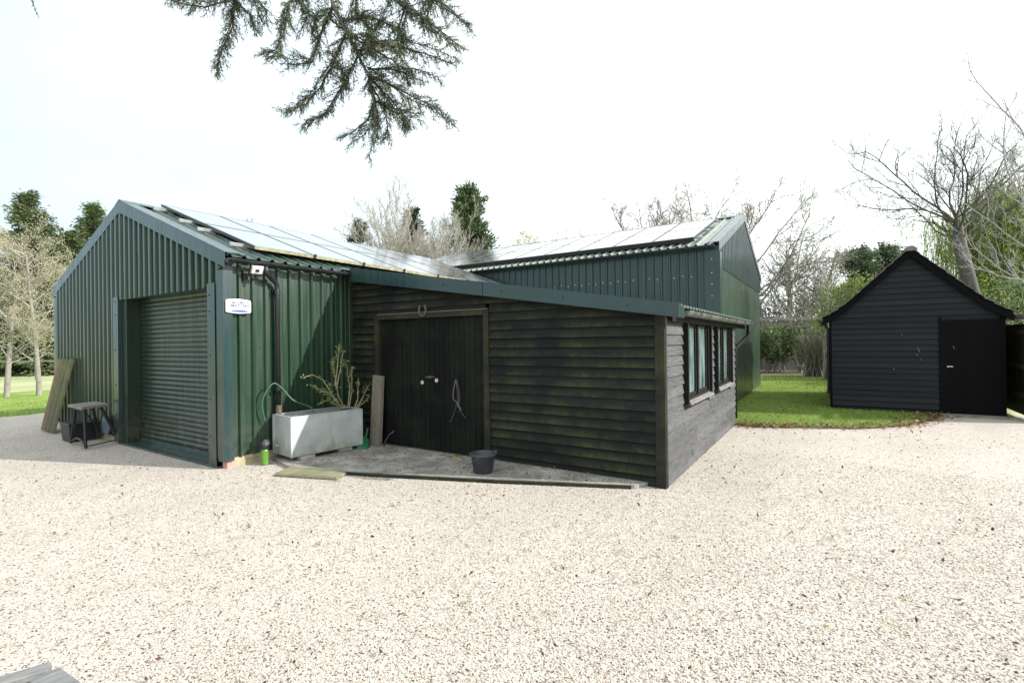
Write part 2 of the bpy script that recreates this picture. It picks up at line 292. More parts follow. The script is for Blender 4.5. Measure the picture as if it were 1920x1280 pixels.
# ------------------------------------------------------------------ mesh helpers
ROOT = {}
def wl(o):
    v = Vector((0, 0, 0))
    while o is not None:
        v += o.location; o = o.parent
    return v
def tag(o, label=None, cat=None, group=None, kind=None):
    if label: o['label'] = label
    if cat: o['category'] = cat
    if group: o['group'] = group
    if kind: o['kind'] = kind
    return o
def empty(name, loc, label, cat, group=None):
    o = bpy.data.objects.new(name, None); COL.objects.link(o); o.location = loc; o.empty_display_size = .2
    return tag(o, label, cat, group)
def link_mesh(name, me, mat, parent=None):
    o = bpy.data.objects.new(name, me); COL.objects.link(o)
    if mat is not None: me.materials.append(M[mat] if isinstance(mat, str) else mat)
    if parent is not None: o.parent = parent
    return o
class MB:
    def __init__(s): s.v = []; s.f = []
    def add(s, vs, fs):
        k = len(s.v); s.v += [tuple(p) for p in vs]; s.f += [tuple(i+k for i in f) for f in fs]; return s
    def box(s, x0, y0, z0, x1, y1, z1):
        return s.add([(x0, y0, z0), (x1, y0, z0), (x1, y1, z0), (x0, y1, z0), (x0, y0, z1), (x1, y0, z1), (x1, y1, z1), (x0, y1, z1)],
                     [(0, 3, 2, 1), (4, 5, 6, 7), (0, 1, 5, 4), (1, 2, 6, 5), (2, 3, 7, 6), (3, 0, 4, 7)])
    def hexa(s, lo, hi):
        n = len(lo)
        return s.add(list(lo)+list(hi), [tuple(range(n))[::-1], tuple(range(n, 2*n))]+[(i, (i+1) % n, n+(i+1) % n, n+i) for i in range(n)])
    def obox(s, c, u, v, w_):
        c, u, v, w_ = map(Vector, (c, u, v, w_))
        lo = [c-u-v-w_, c+u-v-w_, c+u+v-w_, c-u+v-w_]; return s.hexa(lo, [p+2*w_ for p in lo])
    def beam(s, a, b, w_, h, up=(0, 0, 1)):
        a, b, up = Vector(a), Vector(b), Vector(up); d = (b-a); x = d.cross(up).normalized(); y = x.cross(d).normalized()
        return s.obox((a+b)/2, d/2, x*w_/2, y*h/2)
    def tube(s, pts, r, n=8, cap=True, a0=0):
        pts = [Vector(p) for p in pts]; k = len(pts); rr = r if isinstance(r, (list, tuple)) else [r]*k
        base = len(s.v); prev = None
        for i, p in enumerate(pts):
            d = (pts[min(i+1, k-1)]-pts[max(i-1, 0)]).normalized()
            if prev is None: x = d.orthogonal().normalized()
            else:
                x = prev-d*prev.dot(d); x = x.normalized() if x.length > 1e-6 else d.orthogonal().normalized()
            prev = x; y = d.cross(x)
            for j in range(n):
                a = 2*math.pi*j/n+a0; s.v.append(tuple(p+(x*math.cos(a)+y*math.sin(a))*rr[i]))
        for i in range(k-1):
            for j in range(n):
                s.f.append((base+i*n+j, base+i*n+(j+1) % n, base+(i+1)*n+(j+1) % n, base+(i+1)*n+j))
        if cap:
            s.f.append(tuple(base+j for j in range(n))[::-1]); s.f.append(tuple(base+(k-1)*n+j for j in range(n)))
        return s
    def lathe(s, c, prof, n=24):
        base = len(s.v); c = Vector(c)
        for r, z in prof:
            for j in range(n):
                a = 2*math.pi*j/n; s.v.append((c.x+r*math.cos(a), c.y+r*math.sin(a), c.z+z))
        for i in range(len(prof)-1):
            for j in range(n):
                s.f.append((base+i*n+j, base+i*n+(j+1) % n, base+(i+1)*n+(j+1) % n, base+(i+1)*n+j))
        return s
    def build(s, name, mat, parent=None, smooth=False, bevel=0):
        off = wl(parent) if parent is not None else Vector((0, 0, 0))
        me = bpy.data.meshes.new(name); me.from_pydata([tuple(Vector(p)-off) for p in s.v], [], s.f); me.update()
        if smooth: me.polygons.foreach_set('use_smooth', [True]*len(me.polygons))
        o = link_mesh(name, me, mat, parent)
        if bevel:
            bv = o.modifiers.new('bevel', 'BEVEL'); bv.width = bevel; bv.segments = 2; bv.limit_method = 'ANGLE'
        return o
def npmesh(name, V, Fq, mat, parent=None, smooth=False):
    """V (n,3) world coords, Fq (m,k) indices"""
    off = wl(parent) if parent is not None else Vector((0, 0, 0))
    V = np.asarray(V, np.float32)-np.array(off, np.float32); Fq = np.asarray(Fq, np.int32); k = Fq.shape[1]
    me = bpy.data.meshes.new(name); me.vertices.add(len(V)); me.vertices.foreach_set('co', V.ravel())
    me.loops.add(Fq.size); me.loops.foreach_set('vertex_index', Fq.ravel())
    me.polygons.add(len(Fq)); me.polygons.foreach_set('loop_start', np.arange(0, Fq.size, k, dtype=np.int32))
    if smooth: me.polygons.foreach_set('use_smooth', np.ones(len(Fq), bool))
    me.update(calc_edges=True); me.validate()
    return link_mesh(name, me, mat, parent)

def clad(mb, P, u0, u1, zlo, zhi, pitch=.187, depth=.034, phase=0.0, fine=True, top=.015, foot=.034):
    prof = [(-foot, 0), (-top, depth), (top, depth), (foot, 0)]
    if fine: prof += [(.078, 0), (.082, .0035), (.092, .0035), (.096, 0)]
    pts = []; k = math.floor((u0-phase)/pitch)-1
    while phase+k*pitch < u1+pitch:
        pts += [(phase+k*pitch+a, d) for a, d in prof]; k += 1
    pts = [p for p in pts if u0 < p[0] < u1]
    pts = [(u0, 0)]+pts+[(u1, 0)]
    for (a, da), (b, db) in zip(pts[:-1], pts[1:]):
        if b-a < 1e-5: continue
        mu = (a+b)/2
        lo = zlo(mu); h0, h1 = zhi(a), zhi(b)
        base = len(mb.v); mb.v += [tuple(P(a, da, lo)), tuple(P(b, db, lo)), tuple(P(b, db, h1)), tuple(P(a, da, h0))]
        mb.f.append((base, base+1, base+2, base+3))

def boards(mb, P, u0, u1, z0, z1, pitch, openings=(), umin=None, umax=None, rnd=None, seg=2.4):
    rnd = rnd or random.Random(3); z = z0; row = 0
    while z < z1-1e-6:
        zt = min(z+pitch, z1+.0)
        a0 = max(u0, umin(z+.03)) if umin else u0; a1 = min(u1, umax(z+.03)) if umax else u1
        spans = [(a0, a1)]
        for (o0, o1, p0, p1) in openings:
            if zt > p0+.01 and z < p1-.01:
                new = []
                for s0, s1 in spans:
                    if o1 <= s0 or o0 >= s1: new.append((s0, s1))
                    else:
                        if o0 > s0: new.append((s0, o0))
                        if o1 < s1: new.append((o1, s1))
                spans = new
        for s0, s1 in spans:
            if s1-s0 < .02: continue
            x = s0
            while x < s1-1e-4:
                e = x+rnd.uniform(seg*.7, seg*1.5)
                if s1-e < .5: e = s1
                j = rnd.uniform(-.0025, .0025); k = rnd.uniform(-.0025, .0025); q = rnd.uniform(-.003, .004)
                db, dt = .034+q, .010
                g = .0015
                sub = 3; us = [x+g+(e-x-2*g)*i/sub for i in range(sub+1)]; zs = [z+j+(k-j)*i/sub+rnd.uniform(-.0012, .0012) for i in range(sub+1)]
                ds = [db+rnd.uniform(-.003, .003) for _ in range(sub+1)]
                base = len(mb.v)
                for uu, zz, dd in zip(us, zs, ds):
                    mb.v += [tuple(P(uu, 0, zz)), tuple(P(uu, dd, zz)), tuple(P(uu, dt, zt+.012)), tuple(P(uu, 0, zt+.012))]
                for i in range(sub):
                    b0 = base+i*4; b1 = b0+4
                    for c_ in range(4): mb.f.append((b0+c_, b1+c_, b1+(c_+1) % 4, b0+(c_+1) % 4))
                mb.f.append((base, base+1, base+2, base+3)); e4 = base+sub*4; mb.f.append((e4+3, e4+2, e4+1, e4))
                x = e
        z += pitch; row += 1

# ------------------------------------------------------------------ ground
def poly_sheet(name, pts, z, mat, kind='structure', label=None):
    me = bpy.data.meshes.new(name); me.from_pydata([(x, y, z) for x, y in pts], [], [tuple(range(len(pts)))]); me.update()
    o = link_mesh(name, me, mat); o['kind'] = kind
    return o
poly_sheet('ground', [(-300, -300), (500, -300), (500, 500), (-300, 500)], -.012, 'meadow')
def wob(pts, amp, n, seed):
    r = random.Random(seed); o = []
    for (a, b) in zip(pts[:-1], pts[1:]):
        for i in range(n):
            t_ = i/n; o.append((a[0]+(b[0]-a[0])*t_+r.uniform(-amp, amp), a[1]+(b[1]-a[1])*t_+r.uniform(-amp, amp)))
    o.append(pts[-1]); return o
lawnL_edge = wob([(-14, 16.5), (0, 16.75), (3.3, 16.7), (3.8, 16.65), (4.4, 17.0), (9, 18)], .05, 10, 1)
lawnR_edge = wob([(10.7, 2.0), (10.3, 1.55), (10.27, 1.2), (10.52, .63), (10.88, -.37), (11.66, -1.21), (12.5, -1.6), (13.3, -1.9), (13.72, -1.95)], .035, 5, 2)
gravel_pts = [(-14, -12), (13.9, -12), (13.9, -1.95)] + lawnR_edge[::-1] + [(11.4, 2.02), (11.4, 6.8), (9, 6.8)] + lawnL_edge[::-1]
poly_sheet('gravel_yard', gravel_pts, 0, 'gravel')
poly_sheet('lawn_left', lawnL_edge + [(12, 25), (2, 26.5), (-14, 27)], -.004, 'lawn')
poly_sheet('lawn', [(11.0, 2.3)] + lawnR_edge[1:] + [(26, -2.0), (26, 6), (24, 12), (11.5, 2.4)], .006, 'lawn')
poly_sheet('garden_bed', [(23.2, -2.5), (23.4, -1), (24.2, 1), (24.6, 3.5), (25.5, 8), (60, 8), (60, -12), (23, -12)], .012, 'soil')
# tufts
def blades(name, pts, n, hmin, hmax, mat, seed, label, spread=.02):
    rng = np.random.default_rng(seed); k = len(pts)
    P = np.repeat(pts, n, axis=0)+np.c_[rng.normal(0, spread, (k*n, 2)), np.zeros(k*n)]
    h = rng.uniform(hmin, hmax, k*n); a = rng.uniform(0, 2*np.pi, k*n); ln = rng.normal(0, .5, (k*n, 2))*h[:, None]
    wv = np.c_[np.cos(a), np.sin(a), np.zeros(k*n)]*rng.uniform(.002, .005, k*n)[:, None]
    V = np.stack([P-wv, P+wv, P+np.c_[ln, h]], 1).reshape(-1, 3)
    o = npmesh(name, V, np.arange(len(V)).reshape(-1, 3), mat); tag(o, label, 'grass', kind='stuff'); return o
def in_poly(P, poly):
    x, y = P[:, 0], P[:, 1]; r = np.zeros(len(P), bool); j = len(poly)-1
    for i in range(len(poly)):
        xi, yi = poly[i]; xj, yj = poly[j]
        r ^= ((yi > y) != (yj > y)) & (x < (xj-xi)*(y-yi)/(yj-yi+1e-12)+xi); j = i
    return r
rng = np.random.default_rng(5)
P0 = np.c_[10.2+rng.random(60000)**1.5*15, rng.uniform(-1.9, 2.4, 60000), np.full(60000, .004)]
P0 = P0[in_poly(P0, [(11.0, 2.2)] + lawnR_edge[1:] + [(14, -.1), (26, -.2), (26, 3), (11.6, 1.96)])][:26000]
blades('lawn_blades', P0, 5, .015, .05, 'blade', 6, 'short green grass growing on the lawn beside the tall barn')
P1 = np.c_[rng.uniform(-6, 5, 9000), 16.6+rng.random(9000)**2*8, np.zeros(9000)]
P1 = P1[in_poly(P1, lawnL_edge+[(12, 25), (-14, 27)])]
blades('lawn_edge_blades', P1, 5, .03, .07, 'blade', 8, 'green grass at the far edge of the gravel, left of the low barn', .04)
# little weeds in the gravel
rw = np.random.default_rng(11); W = np.c_[rw.uniform(.5, 6, 26), rw.uniform(-1.5, 6, 26), np.zeros(26)]
blades('gravel_weeds', W, 14, .012, .03, 'blade', 12, 'tiny green weeds dotted over the gravel yard', .018)

def flakes(name, P, smin, smax, mat, seed, label, cat='leaves', up=.35):
    rng = np.random.default_rng(seed); n = len(P); s = rng.uniform(smin, smax, n)[:, None]
    a = rng.uniform(0, 2*np.pi, n); u = np.c_[np.cos(a), np.sin(a), rng.normal(0, up, n)]; v = np.c_[-np.sin(a), np.cos(a), rng.normal(0, up, n)]*rng.uniform(.3, .7, n)[:, None]
    c = P+np.c_[np.zeros((n, 2)), np.abs(u[:, 2:3])*s+np.abs(v[:, 2:3])*s+.003]
    V = np.stack([c-u*s, c-v*s, c+u*s, c+v*s], 1).reshape(-1, 3)
    o = npmesh(name, V, np.arange(len(V)).reshape(-1, 4), mat); tag(o, label, cat, kind='stuff'); return o
ed = np.array(lawnR_edge[3:-1]); idx = rng.integers(0, len(ed), 2600)
PE = np.c_[ed[idx]+rng.normal(.05, .17, (2600, 2)), np.full(2600, .008)]
flakes('leaf_litter', PE, .012, .04, 'litter', 21, 'brown dead leaves and bark chips along the curved lawn edge')
PA = np.c_[rng.uniform(3.9, 5.5, 1500), rng.uniform(1.9, 6.3, 1500), np.full(1500, .05)]
PA = PA[PA[:, 0] > 5.37-.36*(PA[:, 1]-1.83)]
flakes('apron_litter', PA, .006, .022, 'litter', 22, 'dry leaf crumbs on the concrete apron before the double doors')
PG = np.c_[rng.uniform(.3, 11, 6500), rng.uniform(-4, 14, 6500), np.full(6500, .014)]
PG = PG[(PG[:, 0]+PG[:, 1] > 2.2) & ~((PG[:, 0] > 5.35-.36*(PG[:, 1]-1.83)) & (PG[:, 1] > 1.6)) & ~((PG[:, 0] > 3.3) & (PG[:, 1] > 6.5)) & (PG[:, 0]+1.2*PG[:, 1] < 22)]
flakes('gravel_litter', PG, .006, .021, 'litter_dark', 23, 'dark dead leaf scraps strewn over the gravel yard')
PLn = np.c_[rng.uniform(10.6, 24, 900), rng.uniform(-1.6, 2.2, 900), np.full(900, .03)]
flakes('lawn_litter', PLn, .012, .04, 'litter', 24, 'scattered dead leaves lying on the lawn beside the shed')
# soil strip at lawn edge
e = lawnR_edge
poly_sheet('lawn_edge_soil', [(x+.0, y) for x, y in e[4:]]+[(x-.10*(1 if i < 20 else .4), y-.05) for i, (x, y) in reversed(list(enumerate(e[4:])))], .010, 'soil')

# pebbles near the camera
variants = []
pc = bpy.data.collections.new('pebble_shapes')
import bmesh
for k in range(4):
    bm = bmesh.new(); bmesh.ops.create_icosphere(bm, subdivisions=1, radius=1); r = random.Random(k)
    for v_ in bm.verts: v_.co = Vector((v_.co.x*1.15, v_.co.y*.9, v_.co.z*.6))*r.uniform(.78, 1.15)
    me = bpy.data.meshes.new('pebble'); bm.to_mesh(me); bm.free(); me.materials.append(M['pebble'])
    o = bpy.data.objects.new('pebble_shape', me); pc.objects.link(o)
npb = 190000; rg = np.random.default_rng(3)
th = YAW+rg.uniform(-.86, .86, npb); rad = np.sqrt(rg.uniform(0, 1, npb))*0+1.9+ (rg.random(npb)**1.5)*6.0
PP = np.c_[np.cos(th)*rad, np.sin(th)*rad, rg.uniform(-.004, .004, npb)]
bx = (PP[:, 0] > 5.40) & (PP[:, 1] > 1.52); ap = (PP[:, 0] > 5.34-.36*(PP[:, 1]-1.83)) & (PP[:, 1] > 1.7); ba = (PP[:, 0] > 3.3) & (PP[:, 1] > 6.6)
onap = ap & ~bx & ~ba & (PP[:, 0] < 5.5) & (PP[:, 1] < 6.1) & (rg.random(len(PP)) < .10+.45*np.clip(1-(PP[:, 1]-1.8)/2.4, 0, 1)); PP[onap, 2] = .048
PP = PP[~(bx | ap | ba) | onap]
me = bpy.data.meshes.new('gravel_pebbles'); me.vertices.add(len(PP)); me.vertices.foreach_set('co', PP.astype(np.float32).ravel())
go = link_mesh('gravel_pebbles', me, 'pebble'); tag(go, 'loose pale pebbles of the gravel yard', 'gravel', kind='stuff')
ng = bpy.data.node_groups.new('scatter', 'GeometryNodeTree'); ng.interface.new_socket('Geometry', in_out='INPUT', socket_type='NodeSocketGeometry'); ng.interface.new_socket('Geometry', in_out='OUTPUT', socket_type='NodeSocketGeometry')
gi = N(ng, 'NodeGroupInput'); gout = N(ng, 'NodeGroupOutput'); ci = N(ng, 'GeometryNodeCollectionInfo'); ci.inputs['Collection'].default_value = pc; ci.inputs['Separate Children'].default_value = True; ci.inputs['Reset Children'].default_value = True
ip = N(ng, 'GeometryNodeInstanceOnPoints'); ip.inputs['Pick Instance'].default_value = True
rv = N(ng, 'FunctionNodeRandomValue', data_type='FLOAT_VECTOR'); rv.inputs[0].default_value = (-.5, -.5, 0); rv.inputs[1].default_value = (.5, .5, 6.28)
rs = N(ng, 'FunctionNodeRandomValue', data_type='FLOAT'); rs.inputs[2].default_value = .003; rs.inputs[3].default_value = .0072
ml = ng.links.new; ml(gi.outputs[0], ip.inputs['Points']); ml(ci.outputs[0], ip.inputs['Instance']); ml(rv.outputs[0], ip.inputs['Rotation']); ml(rs.outputs[1], ip.inputs['Scale']); ml(ip.outputs[0], gout.inputs[0])
gm_ = go.modifiers.new('scatter', 'NODES'); gm_.node_group = ng

# apron
ap_pts = wob([(5.53, 1.72), (5.32, 1.83), (4.74, 3.3), (4.2, 4.79), (3.86, 5.95), (4.05, 6.75)], .012, 6, 9)+[(5.53, 6.75)]
mb = MB(); mb.hexa([(x, y, -.02) for x, y in ap_pts[::-1]], [(x, y, .045) for x, y in ap_pts[::-1]]); tag(mb.build('concrete_apron', 'concrete'), kind='structure')
mb = MB(); q_ = [Vector((x, y, 0)) for x, y in ((5.30, 1.86), (4.715, 3.3), (4.175, 4.79), (3.845, 5.93))]
for a, b_ in zip(q_[:-1], q_[1:]): mb.beam(a+Vector((0, 0, .010)), b_+Vector((0, 0, .008)), .018, .058)
tag(mb.build('apron_shade_strip', 'corner'), 'thin dark strip standing in for the shadow line along the front of the concrete apron', 'edging')  # dark strip added where the apron's front edge shows a shadow line

# ================================================================== LOW GREEN BARN (barn A)
AX, AY, AY2, AYM = 3.46, 6.80, 13.40, 10.10
AXE = 11.40
za = lambda y: 2.835+(min(y, 2*AYM-y)-6.70)*.3665     # roof sheet underside height
A = empty('metal_barn', (AX, AY, 0), 'low dark green ribbed steel barn with a roller shutter door and solar panels', 'barn')
OY0, OY1, OZ = 7.15, 10.18, 2.45
mb = MB()
clad(mb, lambda u, d, z: (AX-d, u, z), AY+.03, AY2-.03, lambda u: OZ if OY0 < u < OY1 else .14, lambda u: za(u)-.01, phase=6.91, depth=.050, top=.030, foot=.044)
mb.build('gable_wall', 'green', A)
mb = MB()
clad(mb, lambda u, d, z: (u, AY-d, z), AX+.02, 5.56, lambda u: .13, lambda u: 2.80, phase=3.646-.187, pitch=.187)
mb.build('side_wall', 'green', A)
mb = MB()
clad(mb, lambda u, d, z: (u, AY2+d, z), AX, AXE, lambda u: .13, lambda u: 2.80, phase=.1)
mb.build('rear_wall', 'green', A)
mb = MB(); mb.box(5.6, AY+.02, 0, AXE, AY+.05, 2.8).build('inner_wall', 'interior', A)
# brick plinth, pink corner brick
mb = MB(); mb.box(AX+.10, AY-.005, -.05, 5.5, AY+.1, .132); mb.build('brick_plinth', 'brick', A); MB().box(AX+.005, OY1+.02, -.05, AX+.1, AY2, .142).build('brick_plinth', 'brick', A)
mb = MB(); mb.box(AX-.005, AY-.015, -.05, AX+.098, AY+.1, .13); mb.build('corner_brick', 'pinkbrick', A, bevel=.006)
# flashings
mb = MB()
t0 = .205
for y0, y1 in ((AY-.10, AYM), (AYM, AY2+.10)):
    za0, za1 = za(y0)+.055, za(y1)+.055
    mb.hexa([(AX-.052, y0, za0-t0), (AX-.052, y1, za1-t0), (AX-.052, y1, za1), (AX-.052, y0, za0)][::-1],
            [(AX-.046, y0, za0-t0), (AX-.046, y1, za1-t0), (AX-.046, y1, za1), (AX-.046, y0, za0)][::-1])
    mb.hexa([(AX-.046, y0, za0), (AX+.16, y0, za0), (AX+.16, y1, za1), (AX-.046, y1, za1)], [(AX-.046, y0, za0+.005), (AX+.16, y0, za0+.005), (AX+.16, y1, za1+.005), (AX-.046, y1, za1+.005)])
mb.build('barge_flashing', 'flash', A)
def corner(mbx, z0, z1, sx, sy, wx, wy, x, y):   # L shaped corner flashing
    mbx.box(min(x, x+sx*wx), min(y, y+sy*.004), z0, max(x, x+sx*wx), max(y, y+sy*.004), z1)
mb = MB(); mb.box(AX-.051, AY-.05, .10, AX-.045, AY+.115, 2.66); mb.box(AX-.045, AY-.052, .10, AX+.075, AY-.046, 2.77)
mb.build('corner_flashing', 'flash', A)
mb = MB(); mb.box(AX-.051, AY2-.1, .12, AX-.045, AY2+.04, 2.68); mb.build('corner_flashing', 'flash', A)
def jamb(y0, y1, ytop):
    mb = MB(); mb.box(AX-.062, y0, .03, AX-.054, y1, ytop)
    mb.box(AX-.054, y0, .03, AX+.25, y0+.006, ytop) if y0 > 9 else mb.box(AX-.054, y1-.006, .03, AX+.25, y1, ytop)
    return mb.build('door_jamb', 'flash', A)
jamb(OY0-.2, OY0, 2.50); jamb(OY1-.02, OY1+.19, 2.50)
mb = MB(); mb.box(AX-.01, OY0, OZ-.004, AX+.26, OY1, OZ+.012); mb.build('door_lintel', 'green', A)
# dark reveal on the far side + guide rails
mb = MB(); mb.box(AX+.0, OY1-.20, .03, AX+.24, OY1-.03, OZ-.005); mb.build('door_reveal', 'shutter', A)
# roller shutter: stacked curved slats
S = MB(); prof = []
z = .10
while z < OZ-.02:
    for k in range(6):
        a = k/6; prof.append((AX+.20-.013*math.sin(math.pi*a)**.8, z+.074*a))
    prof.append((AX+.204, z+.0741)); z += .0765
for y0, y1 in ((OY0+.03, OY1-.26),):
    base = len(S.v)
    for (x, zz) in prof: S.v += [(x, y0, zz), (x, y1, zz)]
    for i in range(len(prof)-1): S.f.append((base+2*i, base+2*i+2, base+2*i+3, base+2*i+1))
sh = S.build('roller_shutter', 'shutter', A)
mb = MB(); mb.box(AX+.165, OY0+.03, .03, AX+.215, OY1-.26, .10); mb.build('bottom_bar', 'flash', sh)
mb = MB(); mb.box(AX+.14, OY1-.26, .03, AX+.23, OY1-.20, OZ-.01); mb.build('guide_rail', 'shutter', A)
mb = MB(); mb.box(AX+.14, OY0+.0, .03, AX+.23, OY0+.035, OZ-.01); mb.build('guide_rail', 'shutter', A)
mb = MB(); mb.box(AX-.07, OY0-.25, -.02, AX+.24, OY1-.02, .028); mb.build('threshold', 'flash', A, bevel=.004)
# screws on the cladding
mb = MB(); r = random.Random(5)
def screw(mb, x, y, z, ax, s=.008):
    if ax == 'x': mb.box(x-.008, y-s, z-s, x, y+s, z+s)
    else: mb.box(x-s, y-.008, z-s, x+s, y, z+s)
for k in range(9):
    x = 3.646+.187*k-.095
    for z in (.35, .75, 1.35, 1.62, 2.6):
        if r.random() < .6: screw(mb, x+r.uniform(-.02, .02), AY-.0, z+r.uniform(-.01, .01), 'y')
for x, z in ((3.5, .3), (3.5, .8), (3.5, 1.3), (3.5, 1.65), (3.5, 2.5)): screw(mb, x+.05, AY-.052, z, 'y')
for k in range(40):
    y = 6.91+.187*k
    if y > AY2-.1: break
    if OY0 < y < OY1: screw(mb, AX-.044, y, OZ+.06, 'x', .007)
    elif y > OY1+.3 and k % 3 == 0: screw(mb, AX-.044, y, 1.62, 'x', .007)
for z in (.5, 1.0, 1.6, 2.2, 2.42): screw(mb, AX-.062, OY1+.09, z, 'x', .009); screw(mb, AX-.062, OY0-.06, z-.08, 'x', .009)
mb.build('screw', 'dark_metal', A)
# roof
def roof_sheet(u0, u1, Pdn, n=1, **kw):
    mb = MB(); clad(mb, Pdn, u0, u1, lambda u: 0.0, lambda u: 1.0, fine=False, **kw); return mb
mb = MB()
for s in (0, 1):
    def P(u, d, t_, s=s):
        y = (AY-.13)+(AYM-(AY-.13))*t_; zz = za(y)
        if s: y = 2*AYM-y
        return (u, y, zz+.012+d)
    clad(mb, P, AX-.02, AXE+(0 if s else 0), lambda u: 0., lambda u: 1., pitch=.2, depth=.036, phase=.06, fine=False)
mb.build('roof', 'roof', A)
mb = MB(); mb.hexa([(AX-.05, AYM-.18, za(AYM-.18)+.062), (AX-.05, AYM, za(AYM)+.075), (AX-.05, AYM+.18, za(AYM-.18)+.062), (AX-.05, AYM, za(AYM)+.068)],
                   [(AXE, AYM-.18, za(AYM-.18)+.062), (AXE, AYM, za(AYM)+.075), (AXE, AYM+.18, za(AYM-.18)+.062), (AXE, AYM, za(AYM)+.068)]); mb.build('ridge_cap', 'flash', A)
# gutter
def gutter(parent, p0, p1, r, mat, joints, name='gutter', fall=0):
    p0, p1 = Vector(p0), Vector(p1); d = (p1-p0).normalized(); side = d.cross(Vector((0, 0, 1))).normalized()
    mb = MB(); n = 10
    for (q, rr) in ((p0, r), (p1, r)):
        for j in range(n+1):
            a = math.pi+math.pi*j/n; mb.v.append(tuple(q+side*math.cos(a)*rr+Vector((0, 0, math.sin(a)*rr))))
        for j in range(n+1):
            a = 2*math.pi-math.pi*j/n; mb.v.append(tuple(q+side*math.cos(a)*(rr-.004)+Vector((0, 0, math.sin(a)*(rr-.004)))))
    K = 2*(n+1)
    for j in range(K): mb.f.append((j, (j+1) % K, K+(j+1) % K, K+j))
    mb.f.append(tuple(range(n+1))); mb.f.append(tuple(range(K, K+n+1))[::-1])
    g = mb.build(name, mat, parent, smooth=False)
    Lg = (p1-p0).length
    for t_ in joints:
        mb = MB()
        q = p0+d*t_*Lg; a0, a1 = q-d*.03, q+d*.03; pts = []
        for (qq) in (a0, a1):
            for j in range(n+1):
                a = math.pi+math.pi*j/n; mb.v.append(tuple(qq+side*math.cos(a)*(r+.008)+Vector((0, 0, math.sin(a)*(r+.008)+.004))))
        b0 = len(mb.v)-2*(n+1)
        for j in range(n): mb.f.append((b0+j, b0+j+1, b0+n+1+j+1, b0+n+1+j))
        mb.f.append(tuple(b0+j for j in range(n+1))); mb.f.append(tuple(b0+n+1+j for j in range(n+1))[::-1])
        mb.build('gutter_bracket', mat, g)
    return g
gutter(A, (3.40, 6.62, 2.80), (5.42, 6.62, 2.815), .056, 'black_pl', (.03, .30, .44, .68, .97))
# downpipe with swan neck
mb = MB(); mb.tube([(3.93, 6.62, 2.76), (3.93, 6.62, 2.68), (3.96, 6.635, 2.645), (4.11, 6.70, 2.56), (4.150, 6.715, 2.52), (4.155, 6.72, 2.45), (4.155, 6.72, .70)], .034, 14)
dp = mb.build('downpipe', 'black_pl', A, smooth=True)
for z in (2.42, 1.02): mb = MB(); mb.tube([(4.155, 6.72, z-.035), (4.155, 6.72, z+.035)], .041, 14); mb.box(4.10, 6.75, z-.02, 4.21, 6.80, z+.02); mb.build('pipe_clip', 'black_pl', dp)
MB().tube([(4.0, 6.655, 2.628), (4.045, 6.672, 2.60)], .04, 14).build('pipe_collar', 'black_pl', dp)
mb = MB(); mb.tube([(4.155, 6.72, .62), (4.157, 6.71, .78)], .043, 12); mb.build('pipe_shoe', 'iron', dp)

# solar panels
def panel_proto(W_, H_):
    gl = bpy.data.meshes.new('solar_glass'); h = .004
    x0, x1, y0, y1 = .03, W_-.03, .03, H_-.03
    gl.from_pydata([(x0, y0, h), (x1, y0, h), (x1, y1, h), (x0, y1, h)], [], [(0, 1, 2, 3)])
    uv = gl.uv_layers.new(); [setattr(uv.data[i], 'uv', c) for i, c in enumerate([(0, 0), (1, 0), (1, 1), (0, 1)])]
    gl.materials.append(M['solar'])
    mb = MB()
    mb.box(0, 0, -.036, W_, .030, .006); mb.box(0, H_-.03, -.036, W_, H_, .006); mb.box(0, .03, -.036, .03, H_-.03, .006); mb.box(W_-.03, .03, -.036, W_, H_-.03, .006)
    mb.box(.03, .03, -.034, W_-.03, H_-.03, -.01)
    fr = bpy.data.meshes.new('panel_frame'); fr.from_pydata(mb.v, [], mb.f); fr.materials.append(M['alu_frame'])
    return gl, fr
M['alu_frame'] = simple('panel_frame_metal', (.085, .087, .09), .4, metal=.5, var=.3, bmp=0)
M['alu_edge'] = simple('lichen_edge', (.36, .34, .2), .6, metal=.2, var=.4, scale=14, bmp=.1)
def place_panels(root, origin, U, V, nu, nv, W_, H_, gap):
    gl, fr = panel_proto(W_, H_); Wn = U.cross(V).normalized(); base = wl(root)
    for i in range(nu):
        for j in range(nv):
            p = origin+U*(i*(W_+gap))+V*(j*(H_+gap))
            mtx = Matrix.Identity(4)
            for k in range(3): mtx[k][0], mtx[k][1], mtx[k][2], mtx[k][3] = U[k], V[k], Wn[k], (p-base)[k]
            o = bpy.data.objects.new('solar_panel', gl); COL.objects.link(o); o.parent = root; o.matrix_local = mtx
            q = bpy.data.objects.new('frame', fr); COL.objects.link(q); q.parent = o
sl = math.atan(.3665); Va = Vector((0, math.cos(sl), math.sin(sl))); Na = Vector((0, -math.sin(sl), math.cos(sl)))
pa = Vector((3.985, 7.04, za(7.04)))+Na*.135
place_panels(A, pa, Vector((1, 0, 0)), Va, 7, 2, .985, 1.575, .012)
mb = MB()
for s_ in (.28, 1.28, 1.92, 2.9):
    q = Vector((0, 7.04, za(7.04)))+Va*s_+Na*.078
    a_ = q+Vector((3.78, 0, 0)); b_ = q+Vector((10.99, 0, 0)); mb.beam(a_, b_, .04, .045, up=Na)
mb.build('mounting_rail', 'alu', A)
mb = MB()   # lower edge trim with lichen and clips
q = pa-Na*.016-Va*.006
mb.beam(q+Vector((0, 0, 0)), q+Vector((6.97, 0, 0)), .012, .042, up=Na); mb.build('edge_trim', 'alu_edge', A)
for i in range(1, 7): c_ = pa+Vector((i*.997-.006, 0, 0))-Va*.02; MB().obox(c_, (.018, 0, 0), Va*.012, Na*.03).build('panel_clip', 'dark_metal', A)

